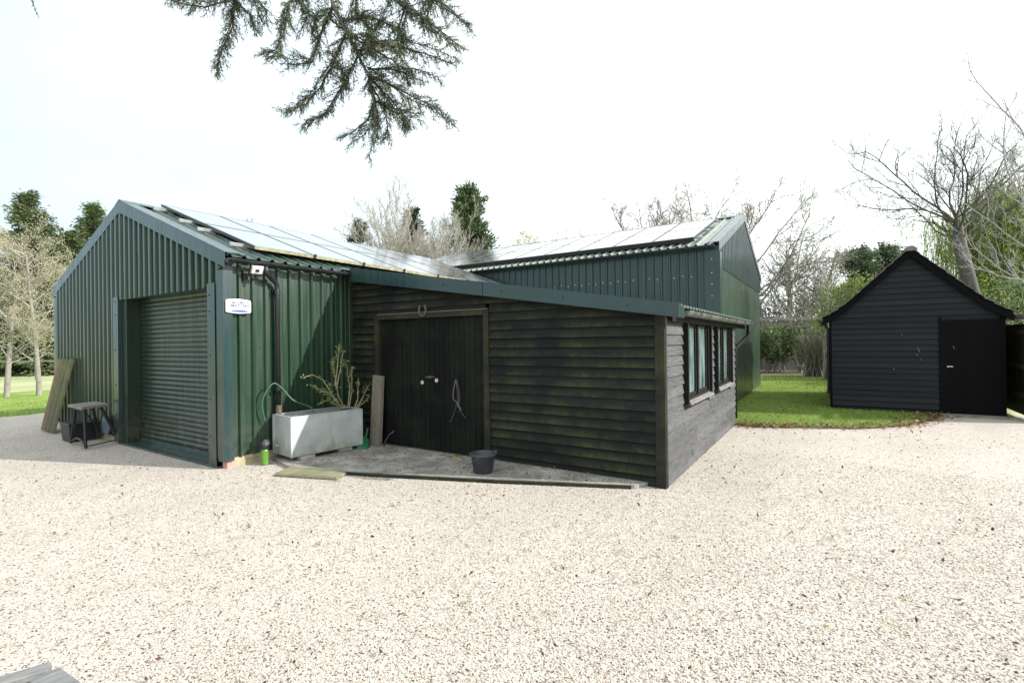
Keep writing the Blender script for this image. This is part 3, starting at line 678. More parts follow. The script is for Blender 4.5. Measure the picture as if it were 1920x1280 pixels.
# ================================================================== TALL GREEN BARN (barn B)
BX, BX2, BXM, BY, BY2 = 11.39, 19.09, 15.24, 2.0, 12.45
BS = (5.11-3.70)/(15.24-11.29); zb = lambda x: 3.70+(min(x, 2*BXM-x)-11.29)*BS
B = empty('metal_barn', (BX, BY, 0), 'tall dark green steel barn standing behind the timber lean-to, its plain gable to the lawn', 'barn')
mb = MB(); clad(mb, lambda u, d, z: (BX-d, u, z), BY+.02, BY2, lambda u: .1, lambda u: 3.69, pitch=.1905, phase=5.116, depth=.034); mb.build('side_wall', 'green_b', B)
mb = MB(); clad(mb, lambda u, d, z: (u, BY-d, z), BX+.02, BX2-.02, lambda u: .08, lambda u: 3.26, pitch=.2, depth=.014, phase=.05, top=.068, foot=.084, fine=False); mb.build('gable_wall', 'green', B)
mb = MB(); clad(mb, lambda u, d, z: (u, BY-.006-d, z), BX+.02, BX2-.02, lambda u: 3.235, lambda u: zb(u)-.01, pitch=.2, depth=.039, phase=.05, top=.03, foot=.046); mb.build('gable_wall', 'green_b', B)
mb = MB(); clad(mb, lambda u, d, z: (BX2+d, u, z), BY, BY2, lambda u: .1, lambda u: 3.69, pitch=.2); mb.build('side_wall', 'green_b', B)
mb = MB(); clad(mb, lambda u, d, z: (u, BY2+d, z), BX, BX2, lambda u: .1, lambda u: zb(u)-.01, pitch=.2); mb.build('rear_wall', 'green_b', B)
mb = MB(); mb.box(BX, BY+.02, -.05, BX2, BY+.1, .09); mb.build('plinth', 'soil', B)
mb = MB()
for s in (0, 1):
    def P(u, d, t_, s=s):
        x = (BX-.12)+(BXM-(BX-.12))*t_; zz = zb(x)
        if s: x = 2*BXM-x
        return (x, u, zz+.012+d)
    clad(mb, P, BY-.03, BY2, lambda u: 0., lambda u: 1., pitch=.2, depth=.036, phase=.02, fine=False)
mb.build('roof', 'roof_b', B)
mb = MB()
for x0, x1 in ((BX-.13, BXM), (BXM, BX2+.13)):
    z0_, z1_ = zb(x0)+.06, zb(x1)+.06
    mb.hexa([(x0, BY-.060, z0_-.19), (x1, BY-.060, z1_-.19), (x1, BY-.060, z1_), (x0, BY-.060, z0_)], [(x0, BY-.053, z0_-.19), (x1, BY-.053, z1_-.19), (x1, BY-.053, z1_), (x0, BY-.053, z0_)])
    mb.hexa([(x0, BY-.060, z0_), (x1, BY-.060, z1_), (x1, BY+.16, z1_), (x0, BY+.16, z0_)], [(x0, BY-.060, z0_+.005), (x1, BY-.060, z1_+.005), (x1, BY+.16, z1_+.005), (x0, BY+.16, z0_+.005)])
mb.build('barge_flashing', 'flash', B)
mb = MB(); mb.hexa([(BXM-.2, BY-.05, zb(BXM-.2)+.062), (BXM, BY-.05, zb(BXM)+.078), (BXM+.2, BY-.05, zb(BXM-.2)+.062), (BXM, BY-.05, zb(BXM)+.07)],
                   [(BXM-.2, BY2, zb(BXM-.2)+.062), (BXM, BY2, zb(BXM)+.078), (BXM+.2, BY2, zb(BXM-.2)+.062), (BXM, BY2, zb(BXM)+.07)]); mb.build('ridge_cap', 'flash', B)
mb = MB(); mb.box(BX-.055, BY-.05, .1, BX-.046, BY+.24, 3.68); mb.box(BX-.046, BY-.058, .1, BX+.16, BY-.048, 3.55); mb.build('corner_flashing', 'green_b', B)
gutter(B, (BX-.20, 2.02, 3.68), (BX-.20, 10.2, 3.68), .062, 'black_pl', (.25, .5, .75))
mb = MB(); r = random.Random(9)
for k in range(34):
    y = 5.116-.1905*14+.1905*k+.095
    if y < BY+.25: continue
    z = 3.05+.03*(k % 2)
    if r.random() < .8: mb.box(BX-.012, y-.010, z-.010, BX+.0, y+.010, z+.010)
for z in (3.4, 3.1, 2.85, 2.6): mb.box(BX-.064, BY+.1, z-.01, BX-.054, BY+.12, z+.01)
mb.build('screw', 'alu', B)
for y in (8.15, 4.93, 3.62): mb = MB(); mb.tube([(BX-.22, y, 3.74), (BX-.27, y, 3.66), (BX-.04, y, 3.56), (BX-.045, y+.01, 2.62)], .006, 5); mb.build('hanging_cable', 'wire', B)
slb = math.atan(BS); Vb = Vector((math.cos(slb), 0, math.sin(slb))); Nb = Vector((-math.sin(slb), 0, math.cos(slb)))
pb = Vector((11.72, 12.40, zb(11.72)))+Nb*.135
place_panels(B, pb, Vector((0, -1, 0)), Vb, 10, 2, .975, 1.5, .012)
mb = MB()
for s_ in (.28, 1.25, 1.8, 2.78):
    q = Vector((11.72, 0, zb(11.72)))+Vb*s_+Nb*.078
    mb.beam(q+Vector((0, 2.42, 0)), q+Vector((0, 12.4, 0)), .04, .045, up=Nb)
mb.build('mounting_rail', 'alu', B)
mb = MB(); mb.beam(pb-Nb*.03-Vb*.05, pb-Nb*.03-Vb*.05+Vector((0, -9.86, 0)), .09, .10, up=Nb); mb.build('edge_trim', 'black_pl', B)

# ================================================================== TIMBER LEAN-TO
LX, LX2, LY = 5.53, 10.42, 1.56
zl = lambda y: 1.985+(y-1.35)*.1590
T = empty('timber_lean_to', (LX, LY, 0), 'dark weatherboarded lean-to workshop with double doors and two side windows', 'lean-to')
P_ = .1214; DY0, DY1, DZ = 4.00, 6.09, 2.03
fr_ = lambda u, d, z: (LX-d, u, z)
mb = MB(); mb.box(LX, LY+.04, 0, LX+.06, DY0, 1.95); mb.box(LX, DY0, DZ, LX+.06, DY1, 2.2); mb.box(LX, DY1, 0, LX+.06, AY, 2.6)
mb.box(LX+.02, LY+.02, 0, 6.38, LY+.08, 1.9); mb.box(7.88, LY+.02, 0, 8.36, LY+.08, 1.9); mb.box(9.78, LY+.02, 0, LX2, LY+.08, 1.9); mb.box(6.38, LY+.02, 0, 7.88, LY+.08, .84); mb.box(8.36, LY+.02, 0, 9.78, LY+.08, .84)
mb.box(LX2-.06, LY+.08, 0, LX2-.001, AY, 2.0); mb.build('wall_frame', 'interior', T)
mb = MB()
boards(mb, fr_, LY+.075, 6.76, .0, 2.83, P_, [(DY0-.085, DY1+.085, 0, DZ+.085)], umin=lambda z: 1.35+max(0, (z-1.92))/.160, rnd=random.Random(4))
mb.build('front_cladding', 'board', T)
WIN = [(6.42, 7.84), (8.40, 9.74)]; WZ0, WZ1 = .86, 1.93
mb = MB()
boards(mb, lambda u, d, z: (u, LY-d, z), LX+.035, LX2, .0, 1.93, .1225, [(a-.055, b_+.055, WZ0-.03, 2.2) for a, b_ in WIN], rnd=random.Random(8), seg=1.1)
mb.build('side_cladding', 'board_side', T)
mb = MB(); boards(mb, lambda u, d, z: (LX2+d, u, z), LY, AY-2.0, 0, 2.4, .1225, umin=lambda z: 1.35+max(0, (z-1.80))/.159); mb.build('rear_cladding', 'board', T)
mb = MB(); mb.box(LX-.045, LY-.036, 0, LX-.02, LY+.075, 1.93); mb.box(LX-.02, LY-.042, 0, LX+.035, LY-.036+.03, 1.93); mb.build('corner_board', 'corner', T, bevel=.003)
mb = MB(); mb.box(LX-.04, 6.74, 0, LX, 6.80, 2.75); mb.build('corner_board', 'corner', T)
# barge flashing on the sloping edge
mb = MB(); XE = 5.35
zt = lambda y: 2.043+(y-1.346)*.1626; zbm = lambda y: 1.893+(y-1.346)*.1502
for y0, y1 in ((1.33, 3.9), (3.91, 6.60)):
    mb.hexa([(XE, y0, zbm(y0)), (XE, y1, zbm(y1)), (XE, y1, zt(y1)), (XE, y0, zt(y0))], [(XE+.012, y0, zbm(y0)), (XE+.012, y1, zbm(y1)), (XE+.012, y1, zt(y1)), (XE+.012, y0, zt(y0))])
    mb.hexa([(XE, y0, zt(y0)), (XE+.15, y0, zt(y0)), (XE+.15, y1, zt(y1)), (XE, y1, zt(y1))], [(XE, y0, zt(y0)+.006), (XE+.15, y0, zt(y0)+.006), (XE+.15, y1, zt(y1)+.006), (XE, y1, zt(y1)+.006)])
mb.hexa([(XE+.012, 1.33, zbm(1.33)), (LX+.06, 1.33, zbm(1.33)), (LX+.06, 1.33, zt(1.33)-.03), (XE+.012, 1.33, zt(1.33)-.01)], [(XE+.012, 1.345, zbm(1.33)), (LX+.06, 1.345, zbm(1.33)), (LX+.06, 1.345, zt(1.33)-.03), (XE+.012, 1.345, zt(1.33)-.01)])
bf = mb.build('barge_flashing', 'flash', T)
mb = MB()
for y in (5.55, 4.6, 3.6, 2.7, 1.9): screw(mb, XE, y, (zt(y)+zbm(y))/2, 'x', .009)
mb.build('screw', 'dark_metal', bf)
mb = MB()   # soffit under the overhang
mb.hexa([(XE+.012, 1.36, zbm(1.36)+.02), (LX+.02, 1.36, zbm(1.36)+.02), (LX+.02, 6.6, zbm(6.6)+.02), (XE+.012, 6.6, zbm(6.6)+.02)], [(XE+.012, 1.36, zbm(1.36)+.035), (LX+.02, 1.36, zbm(1.36)+.035), (LX+.02, 6.6, zbm(6.6)+.035), (XE+.012, 6.6, zbm(6.6)+.035)])
mb.build('soffit', 'interior', T)
mb = MB(); clad(mb, lambda u, d, z: (u, 1.34+(AY+.25-1.34)*z, zt(1.34+(AY+.25-1.34)*z)-.035+d), XE+.01, 11.32, lambda u: 0., lambda u: 1., pitch=.15, depth=.03, phase=.02, fine=False)
mb.build('roof', 'roof_b', T)
mb = MB(); mb.box(LX+.06, LY-.10, 1.86, 11.3, LY-.075, 2.0); mb.box(LX+.02, LY-.075, 1.925, 11.3, LY+.02, 1.94); mb.build('fascia', 'window_wood', T)
g = gutter(T, (5.80, 1.375, 1.985), (11.30, 1.375, 1.985), .062, 'grey_pl', (.02, .11, .22, .38, .55, .76, .97))
mb = MB(); mb.tube([(11.08, 1.375, 1.94), (11.08, 1.375, 1.76), (11.06, 1.40, 1.70), (10.60, 1.52, 1.50), (10.50, 1.545, 1.46), (10.48, 1.55, 1.38), (10.48, 1.55, .1)], .034, 12); mb.build('downpipe', 'pipe', T, smooth=True)
# windows
for a, b_ in WIN:
    mb = MB(); d0, d1 = LY-.05, LY+.05
    mb.box(a, d0, WZ0, a+.055, d1, WZ1); mb.box(b_-.055, d0, WZ0, b_, d1, WZ1); mb.box(a+.055, d0, WZ1-.05, b_-.055, d1, WZ1); mb.box(a+.055, d0, WZ0, b_-.055, d1, WZ0+.045)
    mid = (a+b_)/2; mb.box(mid-.04, d0+.005, WZ0+.045, mid+.04, d1, WZ1-.05)
    W1 = mb.build('window', 'window_wood', T)
    for s0, s1 in ((a+.055, mid-.04), (mid+.04, b_-.055)):
        mb = MB(); q0, q1 = LY-.025, LY+.02
        mb.box(s0+.01, q0, WZ0+.05, s0+.05, q1, WZ1-.055); mb.box(s1-.05, q0, WZ0+.05, s1-.01, q1, WZ1-.055); mb.box(s0+.05, q0, WZ0+.05, s1-.05, q1, WZ0+.09); mb.box(s0+.05, q0, WZ1-.095, s1-.05, q1, WZ1-.055)
        mb.build('casement', 'window_wood', W1)
        mb = MB(); mb.box(s0+.05, LY-.004, WZ0+.09, s1-.05, LY+.002, WZ1-.095); mb.build('pane', 'glass', W1)
    MB().box(a-.05, LY-.085, WZ0-.02, a-.001, LY-.0, WZ1+.0).build('side_board', 'window_wood', W1); MB().box(b_+.001, LY-.085, WZ0-.02, b_+.05, LY, WZ1).build('side_board', 'window_wood', W1)
    mb = MB(); mb.hexa([(a-.0, LY-.105, WZ0-.035), (b_+.0, LY-.105, WZ0-.035), (b_, LY-.04, WZ0-.03), (a, LY-.04, WZ0-.03)], [(a, LY-.105, WZ0-.008), (b_, LY-.105, WZ0-.008), (b_, LY-.051, WZ0+.012), (a, LY-.051, WZ0+.012)]); mb.build('sill', 'sill', W1)
# door frame and doors
mb = MB(); mb.box(LX-.05, DY0-.085, .03, LX+.0, DY0, DZ+.08); mb.box(LX-.05, DY1, .03, LX, DY1+.085, DZ+.08); mb.box(LX-.052, DY0, DZ, LX, DY1, DZ+.075)
dfm = mb.build('door_frame', 'corner', T)
mb = MB(); mb.box(LX-.058, DY0-.08, DZ+.08, LX-.03, DY1+.02, DZ+.088); mb.build('drip_strip', 'sill', dfm)
dm = (DY0+DY1)/2
for y0, y1 in ((DY0+.004, dm-.004), (dm+.004, DY1-.004)):
    mb = MB(); n = 11; wdt = (y1-y0)/n; r = random.Random(int(y0*10))
    for i in range(n):
        yy0, yy1 = y0+i*wdt+.003, y0+(i+1)*wdt-.003; dx = r.uniform(0, .003)
        mb.box(LX+.012-dx, yy0, .055+r.uniform(0, .01), LX+.03, yy1, DZ-.008)
    mb.box(LX+.03, y0, .06, LX+.04, y1, DZ-.01)
    D_ = mb.build('door', 'door', T)
    yk = dm+.14 if y0 > dm else dm-.145
    zk = 1.055 if y0 > dm else 1.095
    mb = MB(); c_ = []
    for i in range(20): a = 2*math.pi*i/20; c_.append((yk+.042*math.cos(a), zk+.042*math.sin(a)))
    mb.hexa([(LX-.004, p, q) for p, q in c_], [(LX+.012, p, q) for p, q in c_]); mb.build('escutcheon', 'dark_metal', D_)
    mb = MB(); c2 = [(yk+.026*math.cos(2*math.pi*i/20), zk+.026*math.sin(2*math.pi*i/20)) for i in range(20)]
    mb.hexa([(LX-.010, p, q) for p, q in c2], [(LX-.004, p, q) for p, q in c2]); mb.build('lock', 'white', D_)
    mb = MB(); mb.box(LX-.016, yk-.004, zk-.018, LX-.010, yk+.004, zk+.010); mb.box(LX-.016, yk-.014, zk+.008, LX-.010, yk+.012, zk+.014); mb.build('keyhole', 'dark_metal', D_)
mb = MB(); mb.tube([(LX-.006, dm-.11, 1.145), (LX-.008, dm+.07, 1.137)], .009, 6); mb.box(LX-.012, dm-.03, 1.12, LX+.012, dm+.0, 1.16); mb.build('door_bolt', 'iron', T)
mb = MB(); mb.box(LX-.03, DY0, .03, LX+.05, DY1, .054); mb.build('door_sill', 'corner', T)

# ================================================================== BLACK SHED
SX, SY0, SY1 = 13.70, -2.97, -.05; SYM = (SY0+SY1)/2
H_ = empty('black_shed', (SX, SYM, 0), 'small black weatherboarded shed with a tiled gable roof and black door', 'shed')
ZE, ZR = 2.10, 3.56; half = 1.60
def zs(y):
    u = abs(y-SYM)/half; return ZR-(ZR-ZE)*(u*1.081 if u < .76 else .8216+(u-.76)*.743) if u < 1 else ZE-(u-1)*.6
SD0, SD1, SDZ = -2.93, -2.02, 2.0
mb = MB(); zq = .12
boards(mb, lambda u, d, z: (SX-d, u, z), SY0, SY1, .10, 3.5, .1255, [(SD0-.02, SD1+.02, 0, SDZ+.02)],
       umin=lambda z: SYM-max(.03, min(9, half*max(0.001, (ZR-.1-z)/(ZR-ZE))**1.06)), umax=lambda z: SYM+max(.03, min(9, half*max(0.001, (ZR-.1-z)/(ZR-ZE))**1.06)), rnd=random.Random(2), seg=9)
mb.build('front_cladding', 'shed', H_)
mb = MB(); mb.box(SX+.005, SY0, .0, SX+.08, SY1, 2.2); mb.hexa([(SX+.005, SY0, 2.2), (SX+.005, SY1, 2.2), (SX+.005, SYM, ZR-.08)], [(SX+.08, SY0, 2.2), (SX+.08, SY1, 2.2), (SX+.08, SYM, ZR-.08)])
mb.box(SX+.08, SY1-.06, 0, SX+4, SY1, 2.15); mb.box(SX+.08, SY0, 0, SX+4, SY0+.06, 2.15); mb.box(SX+3.9, SY0+.06, 0, SX+4, SY1-.06, 2.2)
mb.hexa([(SX+3.9, SY0, 2.2), (SX+3.9, SY1, 2.2), (SX+3.9, SYM, ZR-.08)], [(SX+3.98, SY0, 2.2), (SX+3.98, SY1, 2.2), (SX+3.98, SYM, ZR-.08)]); mb.build('wall', 'shed', H_)
MB().box(SX-.04, SY1-.02, .05, SX, SY1+.03, 2.12).build('corner_board', 'shed_door', H_); MB().box(SX-.045, SD1, .05, SX, SD1+.045, SDZ+.06).build('door_post', 'shed_door', H_); MB().box(SX-.045, SY0-.03, .02, SX, SD0, 2.12).build('corner_board', 'shed_door', H_)
mb = MB(); n = 7; wd = (SD1-SD0)/n
for i in range(n): mb.box(SX-.045+.001*(i%2), SD0+i*wd+.0004, .05, SX-.01, SD0+(i+1)*wd-.0004, SDZ)
mb.box(SX-.01, SD0, .05, SX, SD1, SDZ); dd = mb.build('door', 'shed_door', H_)
mb = MB(); mb.tube([(SX-.06, SD1-.09, 1.02), (SX-.06, SD1-.17, 1.02)], .012, 8); mb.tube([(SX-.045, SD1-.09, 1.02), (SX-.062, SD1-.09, 1.02)], .016, 8); mb.build('handle', 'galv', dd)
sc_m = simple('pale_scuff', (.35, .35, .36), .8, bmp=0)
for y, z, l_ in ((-1.62, 1.42, .10), (-1.60, 1.30, .06), (-1.67, 1.18, .03), (-1.35, 1.72, .03), (-1.20, .98, .05), (-.16, .62, .02), (-2.2, 1.45, .06)): MB().beam((SX-.047, y, z), (SX-.049, y-.35*l_, z-l_), .006, .004).build('paint_scuff', sc_m, H_)
mb = MB(); mb.box(SX-.30, SD0-.05, .0, SX-.046, SD1+.08, .035); mb.build('step', 'concrete', H_)
# roof
mb = MB(); rt = random.Random(12); nrow = 11; SXE = SX-.14
for s in (-1, 1):
    for i in range(nrow):
        u0, u1 = i/nrow, (i+1)/nrow*1.0+.012
        def pt(u): y = SYM+s*half*u; return y, zs(y)
        (ya, za_), (yb, zb_) = pt(u0), pt(min(u1, 1.03))
        x = SXE
        while x < SX+4.1:
            wd = .26; j = rt.uniform(-.006, .01); k2 = rt.uniform(-.004, .006)
            lo = [(x, ya, za_+.012), (x+wd-.004, ya, za_+.012), (x+wd-.004, yb+s*k2, zb_+.032+j), (x, yb+s*k2, zb_+.032+j)]
            mb.hexa(lo, [(a, b2, c2+.016) for a, b2, c2 in lo]); x += wd
mb.build('roof_tile', 'tile', H_)
mb = MB(); x = SXE-.01
while x < SX+4.1:
    pr = [(SYM+.12*math.cos(math.pi*i/8), ZR-.05+.11*math.sin(math.pi*i/8)) for i in range(9)]
    mb.hexa([(x, a, c) for a, c in pr], [(x+.29, a, c) for a, c in pr]); x += .3
mb.build('ridge_tile', 'tile', H_)
mb = MB()
for s in (-1, 1):
    K = 8; pts = []
    for i in range(K+1):
        y = SYM+s*half*i/K; pts.append((y, zs(y)+.012))
    for (y0, z0_), (y1, z1_) in zip(pts[:-1], pts[1:]):
        mb.hexa([(SXE+.03, y0, z0_-.17), (SXE+.03, y1, z1_-.17), (SXE+.03, y1, z1_-.012), (SXE+.03, y0, z0_-.012)], [(SXE+.055, y0, z0_-.17), (SXE+.055, y1, z1_-.17), (SXE+.055, y1, z1_-.012), (SXE+.055, y0, z0_-.012)])
        mb.hexa([(SXE+.056, y0, z0_-.06), (SXE+.056, y1, z1_-.06), (SXE+.056, y1, z1_-.016), (SXE+.056, y0, z0_-.016)], [(SX+4.1, y0, z0_-.06), (SX+4.1, y1, z1_-.06), (SX+4.1, y1, z1_-.01), (SX+4.1, y0, z0_-.01)])
mb.build('barge_board', 'shed_door', H_)
gutter(H_, (SXE+.02, SYM+half+.06, ZE-.03), (SX+4.1, SYM+half+.06, ZE-.03), .055, 'black_pl', (.05, .5))
gutter(H_, (SXE+.02, SYM-half-.06, ZE-.03), (SX+4.1, SYM-half-.06, ZE-.03), .055, 'black_pl', (.05, .5))
mb = MB(); mb.tube([(SX+.05, SY1+.14, 2.05), (SX+.05, SY1+.10, 1.95), (SX+.05, SY1+.05, 1.85), (SX+.05, SY1+.05, .35)], .03, 10); mb.build('downpipe', 'black_pl', H_)

# ================================================================== fences
def rail_fence(name, label, x0, y0, x1, y1, h, nb, mats, cap=True):
    R0 = empty(name, (x0, y0, 0), label, 'fence'); d = Vector((x1-x0, y1-y0, 0)); Ln = d.length; d.normalize(); s = d.cross(Vector((0, 0, 1)))
    return R0, d, s, Ln
R0, d, s, Ln = rail_fence('timber_fence', 'dark closeboarded timber fence to the right of the black shed', 13.05, -3.30, 22, -3.40, 2, 0, None)
o0 = Vector((13.05, -3.30, 0)); mb = MB(); x = 0; r = random.Random(6)
while x < Ln: mb.obox(o0+d*(x+.055)+Vector((0, 0, .97))-s*.0, d*.054, s*(.008+r.uniform(0, .003)), Vector((0, 0, .92+r.uniform(-.004, .004)))); x += .112
mb.build('board', 'fence', R0)
s2 = -s
for z in (.45, 1.03, 1.72): MB().beam(o0+s2*.04+Vector((0, 0, z)), o0+s2*.04+d*Ln+Vector((0, 0, z)), .05, .09).build('rail', 'fence', R0)
MB().beam(o0+Vector((0, 0, 2.02)), o0+d*Ln+Vector((0, 0, 2.02)), .11, .07).build('capping', 'oldwood', R0)
for k in range(4): MB().obox(o0+d*(.05+k*2.9)+s2*.06+Vector((0, 0, 1.0)), d*.05, s*.05, Vector((0, 0, 1.0))).build('post', 'fence', R0)
a_, b_ = Vector((28.4, 5.6, 0)), Vector((31.2, -2.5, 0))
R0, d, s, Ln = rail_fence('panel_fence', 'weathered garden fence with a pale top rail behind the shrubs', a_.x, a_.y, b_.x, b_.y, 2, 0, None)
mb = MB(); x = 0
while x < Ln: mb.obox(a_+d*(x+.08)+Vector((0, 0, 1.3)), d*.077, s*.012, Vector((0, 0, 1.28))); x += .16
mb.build('board', 'oldwood', R0); MB().beam(a_+Vector((-.1, 0, 2.72)), b_+Vector((-.1, 0, 2.66)), .14, .11).build('top_rail', 'fence_pale', R0)
for k in range(4): MB().obox(a_+d*(.1+k*2.7)+Vector((0, 0, 1.3)), d*.06, s*.07, Vector((0, 0, 1.3))).build('post', 'oldwood', R0)
a_, b_ = Vector((4.0, 41.9, 0)), Vector((13.5, 27.2, 0))
R0, d, s, Ln = rail_fence('paddock_fence', 'low post and rail fence across the meadow behind the young trees', a_.x, a_.y, b_.x, b_.y, 1, 0, None)
for k in range(int(Ln/2.6)+1): MB().obox(a_+d*(k*2.6)+Vector((0, 0, .5)), d*.04, s*.04, Vector((0, 0, .5))).build('post', 'oldwood', R0)
MB().beam(a_+Vector((0, 0, .95)), b_+Vector((0, 0, .95)), .035, .055).build('rail', 'oldwood', R0)

# ================================================================== PROPS
# sign
sg = empty('alarm_sign', (3.60, 6.735, 2.18), 'small white security sign at the top corner of the low green barn', 'sign')
def rrect(cx_, cz_, w_, h_, r_, bulge=.012, n=6):
    pts = []
    for qx, qz, a0 in ((1, 1, 0), (-1, 1, 90), (-1, -1, 180), (1, -1, 270)):
        for i in range(n+1):
            a = math.radians(a0+90*i/n); pts.append((cx_+qx*(w_/2-r_)+r_*math.cos(a), cz_+qz*(h_/2-r_)+r_*math.sin(a)+qz*bulge*0))
        if qz == 1 and a0 == 0: pts += [(cx_+w_/2*(1-2*k/6)*.8, cz_+h_/2+bulge*math.sin(math.pi*k/6)) for k in range(1, 6)]
        if a0 == 180: pts += [(cx_-w_/2*(1-2*k/6)*.8, cz_-h_/2-bulge*math.sin(math.pi*k/6)) for k in range(1, 6)]
    return pts
pr = rrect(3.60, 2.18, .345, .185, .025)
mb = MB(); mb.hexa([(x, 6.745, z) for x, z in pr], [(x, 6.775, z) for x, z in pr]); mb.build('backing', 'dark_metal', sg)
pr = rrect(3.60, 2.18, .335, .175, .022)
mb = MB(); mb.hexa([(x, 6.715, z) for x, z in pr], [(x, 6.745, z) for x, z in pr]); fc = mb.build('face', 'white', sg, bevel=.006)
pr = [(3.615+.125*math.cos(2*math.pi*i/24), 2.115+.015*math.sin(2*math.pi*i/24)) for i in range(24)]
mb = MB(); mb.hexa([(x, 6.712, z) for x, z in pr], [(x, 6.7145, z) for x, z in pr]); mb.build('emblem', 'blue', sg)
def text(body, size, x, z, mat, sx=1.0, name='lettering'):
    cu = bpy.data.curves.new(name, 'FONT'); cu.body = body; cu.size = size; cu.align_x = 'CENTER'; cu.extrude = .0008; cu.offset = .0012
    o = bpy.data.objects.new(name, cu); COL.objects.link(o); o.parent = sg
    cu.materials.append(M[mat]); me = bpy.data.meshes.new_from_object(o); bpy.data.objects.remove(o); o = bpy.data.objects.new(name, me); COL.objects.link(o); o.parent = sg; o.rotation_euler = (math.pi/2, 0, 0); o.location = Vector((x, 6.7125, z))-sg.location; o.scale = (sx, 1, 1)
text('SECURITY', .047, 3.615, 2.213, 'navy', 1.12); text('MATTERS', .050, 3.615, 2.171, 'navy', 1.16); text('0800 2254632', .034, 3.615, 2.139, 'greyink', 1.1)
# security light
lt = empty('security_light', (3.78, 6.70, 2.62), 'square floodlight on a bracket under the black gutter of the low barn', 'light')
mb = MB(); mb.box(3.68, 6.735, 2.56, 3.74, 6.77, 2.68); mb.beam((3.71, 6.74, 2.62), (3.74, 6.66, 2.60), .03, .03); mb.build('bracket', 'dark_metal', lt)
cc = Vector((3.785, 6.59, 2.685)); ux = Vector((.97, -.22, 0)).normalized(); nn = Vector((-.15, -.75, -.62)).normalized(); nn = (nn-ux*nn.dot(ux)).normalized(); vv = ux.cross(nn)
mb = MB(); mb.obox(cc, ux*.078, vv*.058, nn*.02); mb.build('housing', 'alu', lt, bevel=.006)
mb = MB(); mb.obox(cc+nn*.021, ux*.066, vv*.046, nn*.003); mb.build('lens', 'white', lt)
mb = MB(); mb.obox(cc+nn*.026, ux*.022, vv*.02, nn*.003); mb.build('lamp', 'dark_metal', lt)
mb = MB(); mb.tube([(3.77, 6.68, 2.59), (3.775, 6.65, 2.55)], .022, 10); mb.build('sensor', 'dark_metal', lt)
# trough
TO = Vector((4.015, 6.20, .10)); tu = Vector((1.082, -.135, 0)).normalized(); tv = Vector((-tu.y, tu.x, 0)); TL, TW, TH = 1.10, .53, .55
tr = empty('water_trough', TO+Vector((.5, .2, -.1)), 'galvanised steel water tank standing on blocks under the downpipe', 'water trough')
def tp(a, b_, c_): return TO+tu*a+tv*b_+Vector((0, 0, c_))
mb = MB(); th_ = .004
for a0, b0, a1, b1 in ((0, 0, TL, 0), (TL, 0, TL, TW), (TL, TW, 0, TW), (0, TW, 0, 0)):
    ctr = (tp(a0, b0, 0)+tp(a1, b1, 0))/2; dv = (tp(a1, b1, 0)-tp(a0, b0, 0)).normalized()
    ln = (tp(a1, b1, 0)-tp(a0, b0, 0)).length/2; nv = Vector((-dv.y, dv.x, 0))
    mb.obox(ctr+nv*th_+Vector((0, 0, TH/2)), dv*(ln-.0+(0 if a0 != a1 else 0)), nv*th_*.5, Vector((0, 0, TH/2)))
    mb.obox(ctr+nv*.012+Vector((0, 0, TH+.002)), dv*(ln), nv*.014, Vector((0, 0, .006)))
mb.obox(tp(TL/2, TW/2, .01), tu*(TL/2-.01), tv*(TW/2-.01), Vector((0, 0, .005)))
for a, b_ in ((0, 0), (TL, 0), (TL, TW), (0, TW)): mb.obox(tp(a, b_, TH/2), tu*.012, tv*.012, Vector((0, 0, TH/2)))
mb.build('tank', 'galv', tr)
mb = MB()
n = 44
for i in range(n): mb.obox(tp(TL*(i+.5)/n, -.014, .012), tu*.006, tv*.004, Vector((0, 0, .008)))
for i in range(22): mb.obox(tp(-.014, .012, TH*(i+.5)/22), tu*.004, tv*.005, Vector((0, 0, .006)))
mb.tube([tp(-.0, .40, .12), tp(-.04, .40, .12)], .022, 10); mb.tube([tp(-.0, .28, .48), tp(-.015, .28, .48)], .010, 8); mb.build('rivet', 'galv', tr)
mb = MB(); mb.obox(tp(TL/2, TW/2, TH-.05), tu*(TL/2-.02), tv*(TW/2-.02), Vector((0, 0, .004))); mb.build('water', 'water', tr)
for a, b_, c_ in ((.24, .06, .05), (.24, .42, .05), (.86, .10, .05), (.86, .42, .05)):
    bk = MB().obox(tp(a, b_, -.052), tu*.11, tv*.05, Vector((0, 0, .047))).build('support_block', 'stone', None, bevel=.005)
    off = bk.data; 
    tag(bk, {(.24, .06): 'grey block under the front left corner of the steel tank', (.24, .42): 'grey block under the back left corner of the steel tank', (.86, .10): 'grey block under the front right corner of the steel tank', (.86, .42): 'grey block under the back right corner of the steel tank'}[(a, b_)], 'block', 'blocks under the steel tank')
for i, (a0, b0, a1, b1, z0_, z1_, wd_) in enumerate(((.02, .15, .80, .30, TH-.02, TH-.03, .17), (.45, .40, 1.05, .30, TH-.03, TH+.012, .10))):
    q = MB().beam(tp(a0, b0, z0_), tp(a1, b1, z1_), wd_, .02).build('board', 'oldwood', None, bevel=.003)
    tag(q, ['wide wet wooden board floating in the steel tank', 'narrow wooden board at the back of the steel tank'][i], 'board')
